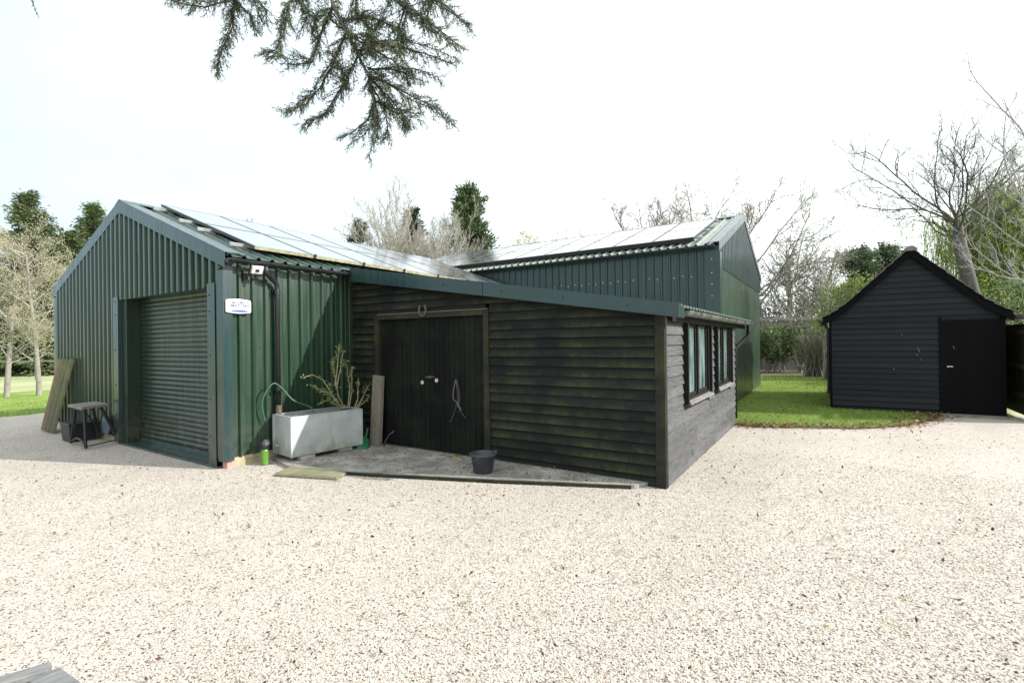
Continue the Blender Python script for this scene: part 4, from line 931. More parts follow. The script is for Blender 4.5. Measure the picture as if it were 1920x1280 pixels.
# hose
mb = MB(); pts = []
for i in range(41):
    t_ = i/40; P3 = [(3.955, 6.72, .56), (3.90, 6.70, .86), (4.02, 6.64, 1.10), (4.16, 6.63, 1.02), (4.30, 6.58, .84), (4.52, 6.50, .72), (4.56, 6.45, .62)]
    k = t_*(len(P3)-1); a = min(int(k), len(P3)-2); f = k-a
    p0 = Vector(P3[max(a-1, 0)]); p1 = Vector(P3[a]); p2 = Vector(P3[a+1]); p3 = Vector(P3[min(a+2, len(P3)-1)])
    pts.append(.5*((2*p1)+(-p0+p2)*f+(2*p0-5*p1+4*p2-p3)*f*f+(-p0+3*p1-3*p2+p3)*f**3))
tag(mb.tube(pts, .0105, 8).build('garden_hose', 'hose', smooth=True), 'green garden hose looped round the downpipe into the tank', 'hose')
# can with cloth
cn = empty('lime_canister', (3.845, 6.56, 0), 'lime green canister with a grey cap beside the steel tank', 'canister')
MB().lathe((3.845, 6.56, .01), [(.0, 0), (.048, 0), (.05, .01), (.05, .19), (.046, .20), (0, .20)], 20).build('body', 'lime', cn, smooth=False)
mb = MB(); mb.lathe((3.845, 6.56, .212), [(.042, 0), (.045, .03), (.05, .05), (.05, .09), (.03, .115), (0, .12)], 12); mb.tube([(3.86, 6.55, .30), (3.90, 6.53, .345)], [.02, .01], 8); mb.build('cap', 'dark_metal', cn)
mb = MB(); r = random.Random(3); mb.lathe((3.845, 6.54, .255), [(0.02, 0), (.052, .012), (.058, .035), (.05, .06), (.02, .085), (0, .09)], 9)
o = mb.build('cloth', 'bucket', cn)
for v_ in o.data.vertices: v_.co += Vector((r.uniform(-.008, .008),)*3)
# bucket
bk = empty('bucket', (4.91, 3.61, .045), 'black rubber bucket standing on the concrete apron', 'bucket')
MB().lathe((4.91, 3.61, .045), [(0, .0), (.112, 0), (.118, .006), (.150, .215), (.168, .218), (.170, .235), (.165, .24), (.145, .238), (.112, .01), (0, .008)], 32).build('body', 'bucket', bk, smooth=True)
mb = MB(); mb.tube([(4.91+.168*math.cos(a), 3.61+.168*math.sin(a), .045+.225-.13*max(0, math.sin((i)/16*math.pi))*1.0) for i, a in enumerate([math.radians(200-180*i/16) for i in range(17)])], .004, 5); mb.build('handle', 'iron', bk)
MB().box(5.03, 3.50, .27, 5.06, 3.53, .30).build('handle_lug', 'iron', bk)
# fence post leaning by the doors
mb = MB(); mb.hexa([(5.33, 6.155, .045), (5.33, 5.95, .045), (5.41, 5.95, .045), (5.41, 6.155, .045)], [(5.42, 6.16, 1.15), (5.42, 5.955, 1.13), (5.485, 5.955, 1.13), (5.485, 6.16, 1.15)])
tag(mb.build('gravel_board', 'concpost', bevel=.006), 'short rough concrete board leaning beside the double doors', 'board')
# horseshoe
mb = MB(); pts = []
for i in range(17):
    a = math.radians(-235+290*i/16); rr = .074; pts.append((5.455, 5.10+rr*math.cos(a)*.92, 2.145+rr*math.sin(a)*1.15))
mb.tube(pts, [.010]+[.015]*15+[.010], 6); tag(mb.build('horseshoe', 'iron'), 'old rusty horseshoe nailed above the double doors', 'horseshoe')
# wire loop
mb = MB(); r = random.Random(4)
for k in range(3):
    y0 = 4.50+k*.008; pts = [(5.50, y0-.01-.05*math.sin(math.pi*i/10)*(1-.25*k), 1.10-.045*i-.01*k) for i in range(9)]
    pts2 = [(5.50, y0+.01+.045*math.sin(math.pi*i/9)-(0.01*i if i > 6 else 0), 1.10-.045*i) for i in range(10)]
    mb.tube(pts[::-1]+[(5.497, y0, 1.125)]+pts2, .0028, 4)
mb.tube([(5.50, 4.50, .78), (5.499, 4.42, .66), (5.498, 4.34, .58)], .003, 4); mb.tube([(5.50, 4.50, .8), (5.499, 4.54, .66), (5.498, 4.60, .54), (5.498, 4.64, .50)], .0028, 4); mb.tube([(5.50, 4.47, .66), (5.499, 4.40, .70)], .003, 4)
tag(mb.build('wire_loop', 'wire'), 'loop of thin wire hanging on the right hand door', 'wire')
# blue pipe stub
tag(MB().tube([(5.36, 5.86, .05), (5.37, 5.82, .15), (5.38, 5.76, .23), (5.39, 5.66, .30)], .012, 8).build('pipe_stub', 'bucket', smooth=True), 'short dark blue pipe end rising by the foot of the doors', 'pipe')
# small green tool
mb = MB(); mb.hexa([(4.98, 6.02, .05), (5.10, 5.92, .05), (5.30, 6.10, .05), (5.26, 6.2, .05)], [(4.98, 6.03, .075), (5.09, 5.94, .06), (5.27, 6.10, .17), (5.23, 6.2, .2)])
mb.beam((5.24, 6.14, .15), (5.34, 6.2, .30), .03, .03); tag(mb.build('dustpan', 'greentool', bevel=.004), 'green plastic scoop at the right end of the steel tank', 'scoop')
# litter on apron: two small sticks
tag(MB().beam((5.36, 4.66, .06), (5.30, 4.45, .058), .03, .02).build('wood_scrap', 'sill'), 'pale wood offcut on the apron near the double doors', 'offcut')
tag(MB().beam((5.30, 4.40, .056), (5.24, 4.22, .056), .035, .016).build('wood_scrap', simple('yellow_offcut', (.42, .33, .12), .7)), 'yellowish wood offcut on the apron near the double doors', 'offcut')
# ribbed decking mat
mb = MB(); A0, A1, A2, A3 = [Vector((x, y, 0)) for x, y in ((3.56, 5.87), (3.84, 5.03), (4.17, 5.17), (3.90, 6.03))]
mb.hexa([A0+Vector((0, 0, .008)), A1+Vector((0, 0, .008)), A2+Vector((0, 0, .010)), A3+Vector((0, 0, .010))][::1], [A0+Vector((0, 0, .030)), A1+Vector((0, 0, .030)), A2+Vector((0, 0, .034)), A3+Vector((0, 0, .034))])
n = 24
for i in range(n):
    f0, f1 = (i+.15)/n, (i+.6)/n
    p0, p1 = A0.lerp(A1, f0), A0.lerp(A1, f1); q0, q1 = A3.lerp(A2, f0), A3.lerp(A2, f1)
    e0 = (q0-p0)*.06
    mb.hexa([p0+e0+Vector((0, 0, .0315)), p1+e0+Vector((0, 0, .0315)), q1+(q1-p1)*.05+Vector((0, 0, .0355)), q0+(q0-p0)*.05+Vector((0, 0, .0355))], [p0+e0+Vector((0, 0, .040)), p1+e0+Vector((0, 0, .040)), q1+(q1-p1)*.05+Vector((0, 0, .044)), q0+(q0-p0)*.05+Vector((0, 0, .044))])
tag(mb.build('ribbed_board', timber('mossy_pale_board', (.17, .165, .10), (.30, .29, .20), (.15, .17, .08), grain=(2, 2, 2), amt=.35, isl=.15)), 'mossy ribbed board lying flat on the gravel by the apron', 'board')
# dark strip for the apron's shadow line
# leaning round posts
lab = ['leftmost of four weathered posts leaning on the low barn, its edge reddish brown', 'second from left of four posts leaning against the low barn', 'third from left of four posts leaning against the low barn', 'rightmost and greenest of four posts leaning on the low barn']
feet = [(3.165, 13.10), (3.17, 12.93), (3.16, 12.76), (3.17, 12.56)]; tops = [(3.36, 12.78), (3.365, 12.58), (3.36, 12.38), (3.365, 12.17)]
for i, ((x0, y0), (x1, y1)) in enumerate(zip(feet, tops)):
    a = Vector((x0, y0, .03)); b_ = Vector((x1, y1, 1.42+.01*(i % 2))); dv = (b_-a).normalized(); sx_ = dv.cross(Vector((1, 0, 0))).normalized(); nx = sx_.cross(dv)
    pr = [(.085*math.cos(math.pi*k/8), -.055*math.sin(math.pi*k/8)) for k in range(9)]
    lo = [a+sx_*p+nx*q for p, q in pr]; hi = [b_+sx_*p+nx*q for p, q in pr]
    mb = MB(); mb.hexa(lo, hi)
    o = mb.build('half_round_post', M['post'] if i else simple('reddish_post', (.19, .135, .09), .8, var=.4, sc=(12, 12, .8)), bevel=.006); tag(o, lab[i], 'post', 'posts leaning against the low barn')
# workbench
wb = empty('workbench', (3.18, 10.5, 0), 'folding workbench with a worn wooden top and dark metal legs', 'workbench')
mb = MB(); Cb = Vector((3.13, 10.40, .695)); bu = Vector((.93, .36, 0)).normalized(); bv = Vector((-bu.y, bu.x, 0)); bu2 = bu
corners = [(2.865, 9.98), (3.20, 10.12), (3.20, 10.72), (2.87, 10.62)]
cA, cB, cC, cD = [Vector((x, y, .665)) for x, y in ((2.83, 9.93), (3.24, 10.10), (3.26, 10.74), (2.85, 10.60))]
def slab(a, b, c, d, h): return [a, b, c, d], [p+Vector((0, 0, h)) for p in (a, b, c, d)]
m1, m2 = cA.lerp(cD, .47), cB.lerp(cC, .47); m3, m4 = cA.lerp(cD, .52), cB.lerp(cC, .52)
mb.hexa(*slab(cA, cB, m2, m1, .045)); mb.hexa(*slab(m3, m4, cC, cD, .045)); mb.build('worktop', 'oldwood', wb, bevel=.006)
F1, F2, F3, F4 = Vector((2.93, 10.08, .02)), Vector((3.47, 10.36, .02)), Vector((2.98, 10.92, .02)), Vector((3.36, 10.95, .02))
T1, T2, T3, T4 = [p+Vector((0, 0, -.01)) for p in (cA.lerp(cC, .2), cB.lerp(cD, .2), cD.lerp(cB, .2), cC.lerp(cA, .2))]
for a, b_ in ((T1, F1), (T3, F3), (T2, F2), (T4, F4)): MB().beam(a, b_, .045, .028).build('leg', 'dark_metal', wb, bevel=.004)
for a, b_ in ((F1, F3), (F2, F4)):
    mb = MB(); pts = [a.lerp(b_, t_/8)+Vector((0, 0, .02+.10*math.sin(math.pi*t_/8))) for t_ in range(9)]; mb.tube(pts, .018, 8); mb.build('foot_bar', 'dark_metal', wb)
mb = MB(); mb.tube([F1.lerp(T1, .05), F2.lerp(T2, .05)], .010, 6); mb.tube([F1.lerp(T1, .95), F4.lerp(T4, .4)], .012, 6); mb.beam(T1, T3, .05, .05); mb.beam(T2, T4, .05, .05); mb.build('brace', 'dark_metal', wb)
# black box behind the bench
bx_ = empty('black_crate', (3.18, 11.25, 0), 'black plastic box on the gravel behind the workbench', 'box')
mb = MB(); x0, x1, y0, y1 = 2.98, 3.38, 11.03, 11.47
mb.hexa([(x0+.02, y0+.02, 0.01), (x1-.02, y0+.02, 0.01), (x1-.02, y1-.02, 0.01), (x0+.02, y1-.02, 0.01)], [(x0, y0, .30), (x1, y0, .30), (x1, y1, .30), (x0, y1, .30)])
for k in range(3): mb.box(x0-.0, y0-.003, .09+.07*k, x1, y0+.02, .10+.07*k)
mb.build('body', 'black_pl', bx_, bevel=.01); mb = MB(); mb.box(x0-.015, y0-.015, .302, x1+.015, y1+.015, .33); mb.build('lid', 'black_pl', bx_, bevel=.008)
mb = MB(); q = [(10.62+.17*math.cos(2*math.pi*i/24), .30+.17*math.sin(2*math.pi*i/24)) for i in range(24)]
mb.hexa([(3.36, p, z_) for p, z_ in q], [(3.375, p, z_) for p, z_ in q]); tag(mb.build('bin_lid', simple('blue_grey_lid', (.13, .17, .24), .4), bevel=.004), 'round blue grey lid propped against the barn behind the workbench', 'lid')
# planter corner in the foreground
pl = empty('raised_planter', (.45, 2.55, 0), 'silvery timber raised bed at the bottom left of the gravel yard', 'planter')
K = Vector((.700, 2.835, .30)); d1 = Vector((-.60, .06, 0)).normalized(); d1 = Vector((-.93, .36, 0)).normalized(); d2 = Vector((.07, -1.0, 0)).normalized()
# top boards
def plank(mb, a, du, ln, dn, wd, z0_, z1_): mb.hexa([a+Vector((0, 0, z0_)), a+du*ln+Vector((0, 0, z0_)), a+du*ln+dn*wd+Vector((0, 0, z0_)), a+dn*wd+Vector((0, 0, z0_))], [a+Vector((0, 0, z1_)), a+du*ln+Vector((0, 0, z1_)), a+du*ln+dn*wd+Vector((0, 0, z1_)), a+dn*wd+Vector((0, 0, z1_))])
K0 = Vector((.70, 2.835, 0))
n1 = Vector((-d1.y, d1.x, 0)); n1 = n1 if n1.dot(d2) > 0 else -n1
n2 = Vector((-d2.y, d2.x, 0)); n2 = n2 if n2.dot(d1) > 0 else -n2
for nm, a, du, dn, wd in (('sleeper', K0, d1, n1, .07), ('sleeper', K0+d2*.075, d2, n2, .10)):
    for z0_, z1_ in ((0.0, .145), (.15, .30)): mb = MB(); plank(mb, a, du, 1.4, dn, wd, z0_, z1_); mb.build(nm, 'planter', pl, bevel=.006)
mb = MB(); a = K0+n1*.02+n2*.02; plank(mb, K0+d1*.12+d2*.12, d1, 1.1, d2, 1.1, .02, .10); mb.build('soil', 'soil', pl)
# small staddle post at the far left
st = empty('stone_post', (3.45, 19.2, 0), 'pale leaning stone with a brown cap at the edge of the left lawn', 'stone')
mb = MB(); mb.tube([(3.42, 19.28, -.05), (3.33, 19.42, .30), (3.27, 19.5, .55)], [.28, .22, .15], 9); mb.build('stone', simple('pale_stone', (.6, .56, .56), .8), st)
mb = MB(); mb.lathe((3.30, 19.45, .55), [(.0, 0), (.22, 0), (.26, .06), (.2, .14), (0, .18)], 10); mb.build('cap', simple('brown_cap', (.14, .09, .06), .9), st)

# ================================================================== VEGETATION
class Tree:
    def __init__(s, seed): s.r = random.Random(seed); s.lines = []; s.tips = []
    def grow(s, p, d, L_, r0, lvl, cfg):
        r = s.r; n = cfg['seg'][lvl]; pts = [p]; rad = [r0]; dd = d.normalized(); st = L_/n; rt = cfg['rend'][lvl]
        for i in range(n):
            w_ = cfg['wob'][lvl]; dd = (dd+Vector((r.gauss(0, w_), r.gauss(0, w_), r.gauss(0, w_)+cfg['up'][lvl]))).normalized()
            p = p+dd*st; pts.append(p); rad.append(max(cfg['rmin'], r0*(1-(1-rt)*(i+1)/n)))
        s.lines.append((pts, rad, cfg['sides'][lvl], lvl))
        if lvl+1 >= len(cfg['num']) or cfg['num'][lvl+1] == 0:
            s.tips.append(pts[-1]); 
            if lvl >= 1: s.tips += pts[2:]
            return
        k = cfg['num'][lvl+1]; k = max(1, int(round(k*r.uniform(.75, 1.25)*(min(1.0, L_/cfg['ref'][lvl])**.6))))
        t0 = cfg['start'][lvl]
        for j in range(k):
            t_ = t0+(1-t0)*(j+r.random())/k; f = t_*n; i = min(int(f), n-1); q = pts[i].lerp(pts[i+1], f-i)
            ax = (pts[i+1]-pts[i]).normalized(); o = ax.orthogonal().normalized(); o.rotate(Matrix.Rotation(r.uniform(0, 2*math.pi), 3, ax))
            a = math.radians(r.gauss(cfg['ang'][lvl+1], 9)); nd = ax*math.cos(a)+o*math.sin(a)
            s.grow(q, nd, L_*cfg['ratio'][lvl+1]*r.uniform(.7, 1.2)*(1-cfg['tap'][lvl]*t_), max(cfg['rmin'], min(rad[i]*.8, r0*cfg['rr'][lvl+1])), lvl+1, cfg)
    def fit(s, H):
        b = s.lines[0][0][0].copy(); k = H/(sorted(p.z for l in s.lines for p in l[0])[int(-1-.002*sum(len(l[0]) for l in s.lines))]-b.z); f = lambda p: b+(p-b)*k
        s.lines = [([f(p) for p in pts], rad, n, l) for pts, rad, n, l in s.lines]; s.tips = [f(p) for p in s.tips]
    def mesh(s, name, mat, parent, lv=None):
        V = []; Fq = []; base = 0
        for pts, rad, n, l in s.lines:
            if lv is not None and l not in lv: continue
            P = np.array(pts); k = len(P); T_ = np.gradient(P, axis=0); T_ /= np.linalg.norm(T_, axis=1)[:, None]+1e-9
            ref = np.array([.0, .1, 1.]) if abs(T_[0][2]) < .9 else np.array([1., 0, .1])
            X = np.cross(T_, ref); X /= np.linalg.norm(X, axis=1)[:, None]+1e-9; Y = np.cross(T_, X)
            a = np.arange(n)*2*np.pi/n; R = np.array(rad)[:, None, None]
            ring = P[:, None, :]+(X[:, None, :]*np.cos(a)[None, :, None]+Y[:, None, :]*np.sin(a)[None, :, None])*R
            V.append(ring.reshape(-1, 3)); ii = np.arange(k-1)[:, None]*n; jj = np.arange(n)[None, :]; j2 = (jj+1) % n
            Fq.append((np.stack([ii+jj, ii+j2, ii+n+j2, ii+n+jj], -1)+base).reshape(-1, 4)); base += k*n
        return npmesh(name, np.concatenate(V), np.concatenate(Fq), mat, parent)
def CFG(**k):
    c = dict(seg=(9, 8, 6, 4, 3), rend=(.35, .3, .3, .4, .5), wob=(.05, .1, .12, .16, .2), up=(.02, .03, .04, .03, .02), sides=(9, 6, 4, 3, 3), start=(.3, .15, .12, .1, .1),
             ang=(0, 42, 42, 42, 40), ratio=(0, .55, .5, .5, .5), rr=(0, .45, .45, .5, .5), tap=(.5, .4, .3, .2, 0), ref=(1, 1, 1, 1, 1), rmin=.006, num=(1, 12, 9, 7, 4)); c.update(k)
    c['ref'] = k.get('ref', (1, .1, .1, .1, .1)); return c
def leaf_quads(C, size, asp, mat, name, parent, seed, droop=0.0, jitter=0.0, dirs=None):
    rng = np.random.default_rng(seed); n = len(C); C = C+rng.normal(0, jitter, (n, 3)) if jitter else C
    d = rng.normal(0, 1, (n, 3)) if dirs is None else dirs+rng.normal(0, .45, (n, 3)); d[:, 2] -= droop; d /= np.linalg.norm(d, axis=1)[:, None]
    q = rng.normal(0, 1, (n, 3)); s_ = np.cross(d, q); s_ /= np.linalg.norm(s_, axis=1)[:, None]+1e-9
    L_ = (size*rng.uniform(.6, 1.3, n))[:, None]; W_ = L_*asp
    V = np.stack([C, C+d*L_*.5-s_*W_*.5, C+d*L_, C+d*L_*.5+s_*W_*.5], 1).reshape(-1, 3)
    return npmesh(name, V, np.arange(len(V)).reshape(-1, 4), mat, parent)
def bare_tree(name, label, loc, H, seed, mat, cfg, r0=.2, lean=(0, 0), crown_name='branches', leaves=None, cat='tree', trunkfrac=1.0, group=None):
    root = empty(name, loc, label, cat, group); t_ = Tree(seed)
    t_.grow(Vector((loc[0], loc[1], -.1)), Vector((lean[0], lean[1], 1)), H*.75, r0, 0, cfg)
    t_.fit(H)
    t_.mesh('trunk', 'bark_dark' if name == 'young_tree' and 0 else ('bark_grey' if name == 'young_tree' else mat), root, lv=(0,)); t_.mesh(crown_name, mat, root, lv=(1, 2, 3, 4))
    if leaves:
        rng = np.random.default_rng(seed); T_ = np.array([tuple(p) for p in t_.tips]); k = leaves['n']; T_ = T_[rng.integers(0, len(T_), k)]
        leaf_quads(T_, leaves['size'], leaves.get('asp', .5), leaves['mat'], leaves.get('name', 'leaves'), root, seed+1, leaves.get('droop', 0), leaves.get('jit', .05))
    return root
def conifer(name, label, loc, H, R, seed, mat, nleaf=9000, size=.3, base=.05, bark='bark_brown', droop=.25, power=.85, whorl=7, irregular=.25, group=None, up=0.0, asp=.33):
    root = empty(name, loc, label, 'tree', group); rng = np.random.default_rng(seed); r = random.Random(seed)
    mb = MB(); mb.tube([(loc[0], loc[1], -.1), (loc[0]+.05, loc[1], H*.5), (loc[0], loc[1], H*.98)], [R*.07+.04, R*.04+.02, .015], 7); mb.build('trunk', bark, root)
    t_ = Tree(seed); C = []; D = []
    nl = int(H/ (H*.022+.12)); z = H*base
    while z < H*.985:
        f = (z/H-base)/(1-base); Rr = R*max(.03, (1-f)**power)
        for k in range(whorl):
            a = r.uniform(0, 2*math.pi); L_ = Rr*r.uniform(1-irregular*1.6, 1+irregular); dz = .35*(f-.35)+up+r.uniform(-.1, .1)
            d = Vector((math.cos(a), math.sin(a), dz)).normalized(); p = Vector((loc[0], loc[1], z+r.uniform(-.2, .2))); pts = [p]
            for i in range(5): d = (d+Vector((0, 0, (-.06 if i < 3 else .09)))).normalized(); p = p+d*L_/5; pts.append(p)
            t_.lines.append((pts, [.03*L_/R+.008]*3+[.012, .008, .004], 3, 1))
            P_a = np.array([tuple(q) for q in pts]); m_ = max(6, int(22*L_/R)+4); tt = rng.random(m_)**.6*5*.999; ii = tt.astype(int)
            C.append(P_a[ii]+(P_a[ii+1]-P_a[ii])*(tt-ii)[:, None]+rng.normal(0, .05*Rr+.03, (m_, 3))*[1, 1, .6]); D.append(np.repeat([[d.x, d.y, d.z]], m_, 0))
        z += H*.018+.09
    t_.lines = t_.lines[:900]; t_.mesh('branches', bark, root)
    C = np.concatenate(C); D = np.concatenate(D); k = rng.integers(0, len(C), nleaf); C, D = C[k]+rng.normal(0, .05+.03*R, (nleaf, 3)), D[k]
    leaf_quads(C, size, asp, mat, 'foliage', root, seed+5, droop, 0, D)
    return root
def shrub(name, label, blobs, seed, mat, n, size, asp=.55, stems='bark_grey', cat='shrub', shell=.55, nst=40, group=None, droop=0.0):
    """blobs: (cx,cy,cz,rx,ry,rz)"""
    c0 = blobs[0]; root = empty(name, (c0[0], c0[1], 0), label, cat, group); rng = np.random.default_rng(seed)
    Bv = np.array(blobs); vol = Bv[:, 3]*Bv[:, 4]*Bv[:, 5]; pick = rng.choice(len(Bv), n, p=vol**.7/(vol**.7).sum()); b_ = Bv[pick]
    u = rng.normal(0, 1, (n, 3)); u /= np.linalg.norm(u, axis=1)[:, None]; rr = shell+(1-shell)*rng.random(n)**.7
    lump = 1+.16*np.sin(u[:, 0]*7+seed)*np.cos(u[:, 2]*6+seed)+.12*np.sin(u[:, 1]*11)+rng.normal(0, .05, n)
    C = b_[:, :3]+u*b_[:, 3:]*(rr*lump)[:, None]; C = C[C[:, 2] > .03]; D = C-b_[:len(C), :3]*0
    leaf_quads(C, size, asp, mat, 'foliage', root, seed+1, droop, 0)
    t_ = Tree(seed); r = random.Random(seed)
    for k in range(nst):
        bb = r.choice(blobs); a = r.uniform(0, 6.28); q = r.uniform(.3, .95)
        p0 = Vector((bb[0]+r.uniform(-.4, .4)*bb[3], bb[1]+r.uniform(-.4, .4)*bb[4], 0)); p2 = Vector((bb[0]+bb[3]*q*math.cos(a), bb[1]+bb[4]*q*math.sin(a), bb[2]+bb[5]*r.uniform(-.2, .9)))
        p1 = p0.lerp(p2, .5)+Vector((r.uniform(-.2, .2), r.uniform(-.2, .2), .2)); t_.lines.append(([p0, p0.lerp(p1, .5), p1, p1.lerp(p2, .5)+Vector((0, 0, .05)), p2], [.03, .025, .02, .014, .008], 4, 1))
    t_.mesh('stems', stems, root); return root

# --- left side
cy_ = CFG(wob=(.025, .1, .12, .16, .2), num=(1, 34, 7, 4), ang=(0, 52, 45, 45), ratio=(0, .42, .42, .5), start=(.22, .15, .1), up=(.02, .03, .06, .05), rmin=.0045, sides=(9, 4, 3, 3), seg=(10, 7, 5, 3), rr=(0, .2, .4, .5))
bl = dict(n=9500, size=.045, asp=.6, mat='bud', name='buds', jit=.06)
bare_tree('young_tree', 'slender young tree with pale buds at the left edge of the photo', (4.72, 23.45, 0), 6.3, 31, 'bark_pale', cy_, r0=.085, leaves=bl, lean=(.03, .02), group='young trees on the left lawn')
bare_tree('young_tree', 'slender young tree with pale buds beside the left gable of the low barn', (5.45, 23.1, 0), 5.7, 37, 'bark_pale', cy_, r0=.08, leaves=dict(bl, n=8500), group='young trees on the left lawn')
conifer('spruce_tree', 'tall spruce tree behind the young tree at the far left', (9.9, 43.6, 0), 11.8, 3.5, 41, 'needles_olive', 52000, .22, power=.75, group='spruces behind the low barn')
conifer('spruce_tree', 'spruce tree rising just left of the low barn roof', (12.75, 42.0, 0), 11.3, 3.4, 43, 'needles_olive', 52000, .22, power=.75, group='spruces behind the low barn')
conifer('spruce_tree', 'shorter spruce tree between the two tall spruces at the left', (10.9, 40.6, 0), 9.0, 3.0, 44, 'needles_olive', 20000, .32, power=.6, group='spruces behind the low barn')
shrub('hedgerow', 'dense dark hedgerow beyond the meadow fence', [(5.5, 50, 1.2, 3, 4, 2.6), (9, 46, 1.2, 3, 3, 2.4), (13, 41, 1.2, 3.4, 3, 2.6), (2, 54, 1.2, 4, 4, 2.8), (16, 37, 1.2, 3, 3, 2.4)], 47, 'thicket', 16000, .26, nst=160, stems='bark_pale', cat='hedge')
ct = CFG(num=(1, 14, 8, 6, 4), rmin=.011, ang=(0, 40, 38, 38, 40), start=(.3, .2, .15, .1), up=(.02, .05, .05, .03, .02), ratio=(0, .6, .55, .5, .5))
bare_tree('bare_tree', 'pale bare thicket tree behind the left meadow hedge', (7.9, 46.8, 0), 6.5, 48, 'bark_pale', CFG(num=(1, 18, 9, 6), rmin=.014, start=(.1, .1, .1)), r0=.16)
bare_tree('bare_tree', 'faint distant bare tree showing above the low barn roof', (31.4, 62, 0), 17.6, 51, 'bark_grey', dict(ct, rmin=.013), r0=.2)
shrub('added_hedge', 'unseen hedge added left of the gravel yard to darken reflections in the steel gable', [(-13, y, 1.2, 1.2, 2.4, 1.7) for y in range(6, 34, 3)], 49, 'laurel', 16000, .28, nst=40, cat='hedge')  # out of view, added to darken low reflections in the gable
# --- centre group behind the roofs
conifer('conifer_tree', 'small dark conifer at the left of the group behind the roof valley', (17.6, 20.9, 0), 8.2, 1.8, 61, 'needles_dark', 16000, .22, irregular=.45, whorl=5)
conifer('spruce_tree', 'dark spruce hidden among pale twigs behind the roof valley', (19.9, 19.3, 0), 9.1, 2.2, 63, 'needles_dark', 18000, .24, irregular=.35, whorl=5)
conifer('cypress_tree', 'bright green cypress tree behind the roof valley, tallest of that group', (21.4, 16.5, 0), 10.15, 1.8, 65, 'needles_green', 42000, .22, base=.05, power=.4, irregular=.35, up=.45, droop=-.1, whorl=8)
cb = dict(num=(1, 9, 7, 5), rmin=.0065, seg=(9, 6, 5, 4), ang=(0, 24, 28, 32), start=(.2, .15, .1), up=(.03, .06, .06, .05), ratio=(0, .5, .5, .5), sides=(5, 4, 3, 3), tap=(.55, .3, .2, .1), wob=(.05, .08, .1, .13))
root = empty('pollard_willow', (17.6, 16.9, 0), 'pale many stemmed bare willow behind the roof valley', 'tree'); tw = Tree(67); r = random.Random(67)
for k in range(34):
    a = r.uniform(0, 6.28); q = r.uniform(0, 1)**.6; d = Vector((math.cos(a)*q*.62, math.sin(a)*q*.62, 1))
    tw.grow(Vector((17.7+.5*math.cos(a)*q, 16.8+.5*math.sin(a)*q, 2.0)), d, r.uniform(4.6, 6.9)*(1-.18*q), .036, 0, CFG(**cb))
tw.mesh('stems', 'bark_pale', root, lv=(0,)); tw.mesh('twigs', 'bark_pale', root, lv=(1, 2, 3)); mb = MB(); mb.tube([(17.7, 16.8, -.1), (17.7, 16.8, 1.2), (17.7, 16.8, 2.2)], [.6, .5, .7], 12); mb.build('trunk', 'bark_grey', root)
for i, (x, y, H, sd_, lb) in enumerate(((44.5, 23.5, 13.4, 71, 'faint pale green tree top above the left half of the tall barn roof'), (46.5, 19.0, 12.8, 73, 'faint pale green tree top above the middle of the tall barn roof'))):
    bare_tree('budding_tree', lb, (x, y, 0), H, sd_, 'bark_pale', dict(ct, rmin=.010), r0=.18, leaves=dict(n=2500, size=.25, asp=.4, mat='willow', jit=.15, droop=.8), group='budding trees far behind the tall barn')
# --- right of the tall barn
cr = CFG(num=(1, 14, 10, 7, 4), rmin=.0085, ang=(0, 50, 40, 38, 40), start=(.25, .2, .15, .1), up=(.02, .05, .05, .03, .02), ratio=(0, .85, .52, .5, .5), wob=(.06, .11, .14, .16, .2), rr=(0, .42, .4, .5, .5))
bare_tree('bare_tree', 'bare tree above the right end of the tall barn ridge, left of its gable', (36.3, 10.3, 0), 13.1, 81, 'bark_grey', cr, r0=.15, group='bare trees behind the tall barn')
bare_tree('bare_tree', 'fine bare tree directly behind the peak of the tall barn', (42.0, 8.2, 0), 14.2, 83, 'bark_grey', dict(cr, rmin=.010), r0=.17, group='bare trees behind the tall barn')
bare_tree('bare_tree', 'broad spreading bare tree between the tall barn and the black shed', (35.4, 3.6, 0), 12.0, 86, 'bark_grey', dict(cr, num=(1, 15, 9, 7, 4), start=(.2, .2, .15, .1), ang=(0, 60, 42, 38, 40), ratio=(0, .95, .5, .5, .5), up=(.02, .07, .05, .03, .02), rr=(0, .33, .4, .5, .5)), r0=.20, group='bare trees behind the tall barn', leaves=dict(n=3500, size=.09, mat='willow', jit=.15))
bare_tree('bare_tree', 'low tangled bare tree over the hedge beside the tall barn', (33.5, 2.0, 0), 7.8, 87, 'bark_pale', CFG(num=(1, 22, 10, 7), rmin=.006, rr=(0, .25, .4, .5), start=(.08, .1, .1), ratio=(0, .75, .5, .5), ang=(0, 50, 45, 40)), r0=.2, leaves=dict(n=4500, size=.08, mat='thicket', jit=.15))
bare_tree('bare_tree', 'low twiggy bare tree behind the shrubs left of the shed', (34.0, .2, 0), 7.0, 88, 'bark_pale', CFG(num=(1, 22, 10, 7), rmin=.006, rr=(0, .25, .4, .5), start=(.08, .1, .1), ratio=(0, .75, .5, .5), ang=(0, 50, 45, 40)), r0=.2, leaves=dict(n=4500, size=.08, mat='thicket', jit=.15))
shrub('thicket', 'grey green thicket behind the garden fence', [(37, 5, 2.2, 2.5, 3.2, 2.9), (38, 1, 2.2, 2.5, 3.2, 2.7), (38, -3, 2, 2.4, 3, 2.6), (36, 8.5, 2, 2, 2.4, 2.8)], 89, 'thicket', 15000, .2, nst=120, cat='bushes')
conifer('conifer_tree', 'bushy dark conifer behind the left roof slope of the shed', (37.5, -1.6, 0), 7.3, 3.0, 91, 'needles_blue', 42000, .2, power=.6, irregular=.4)
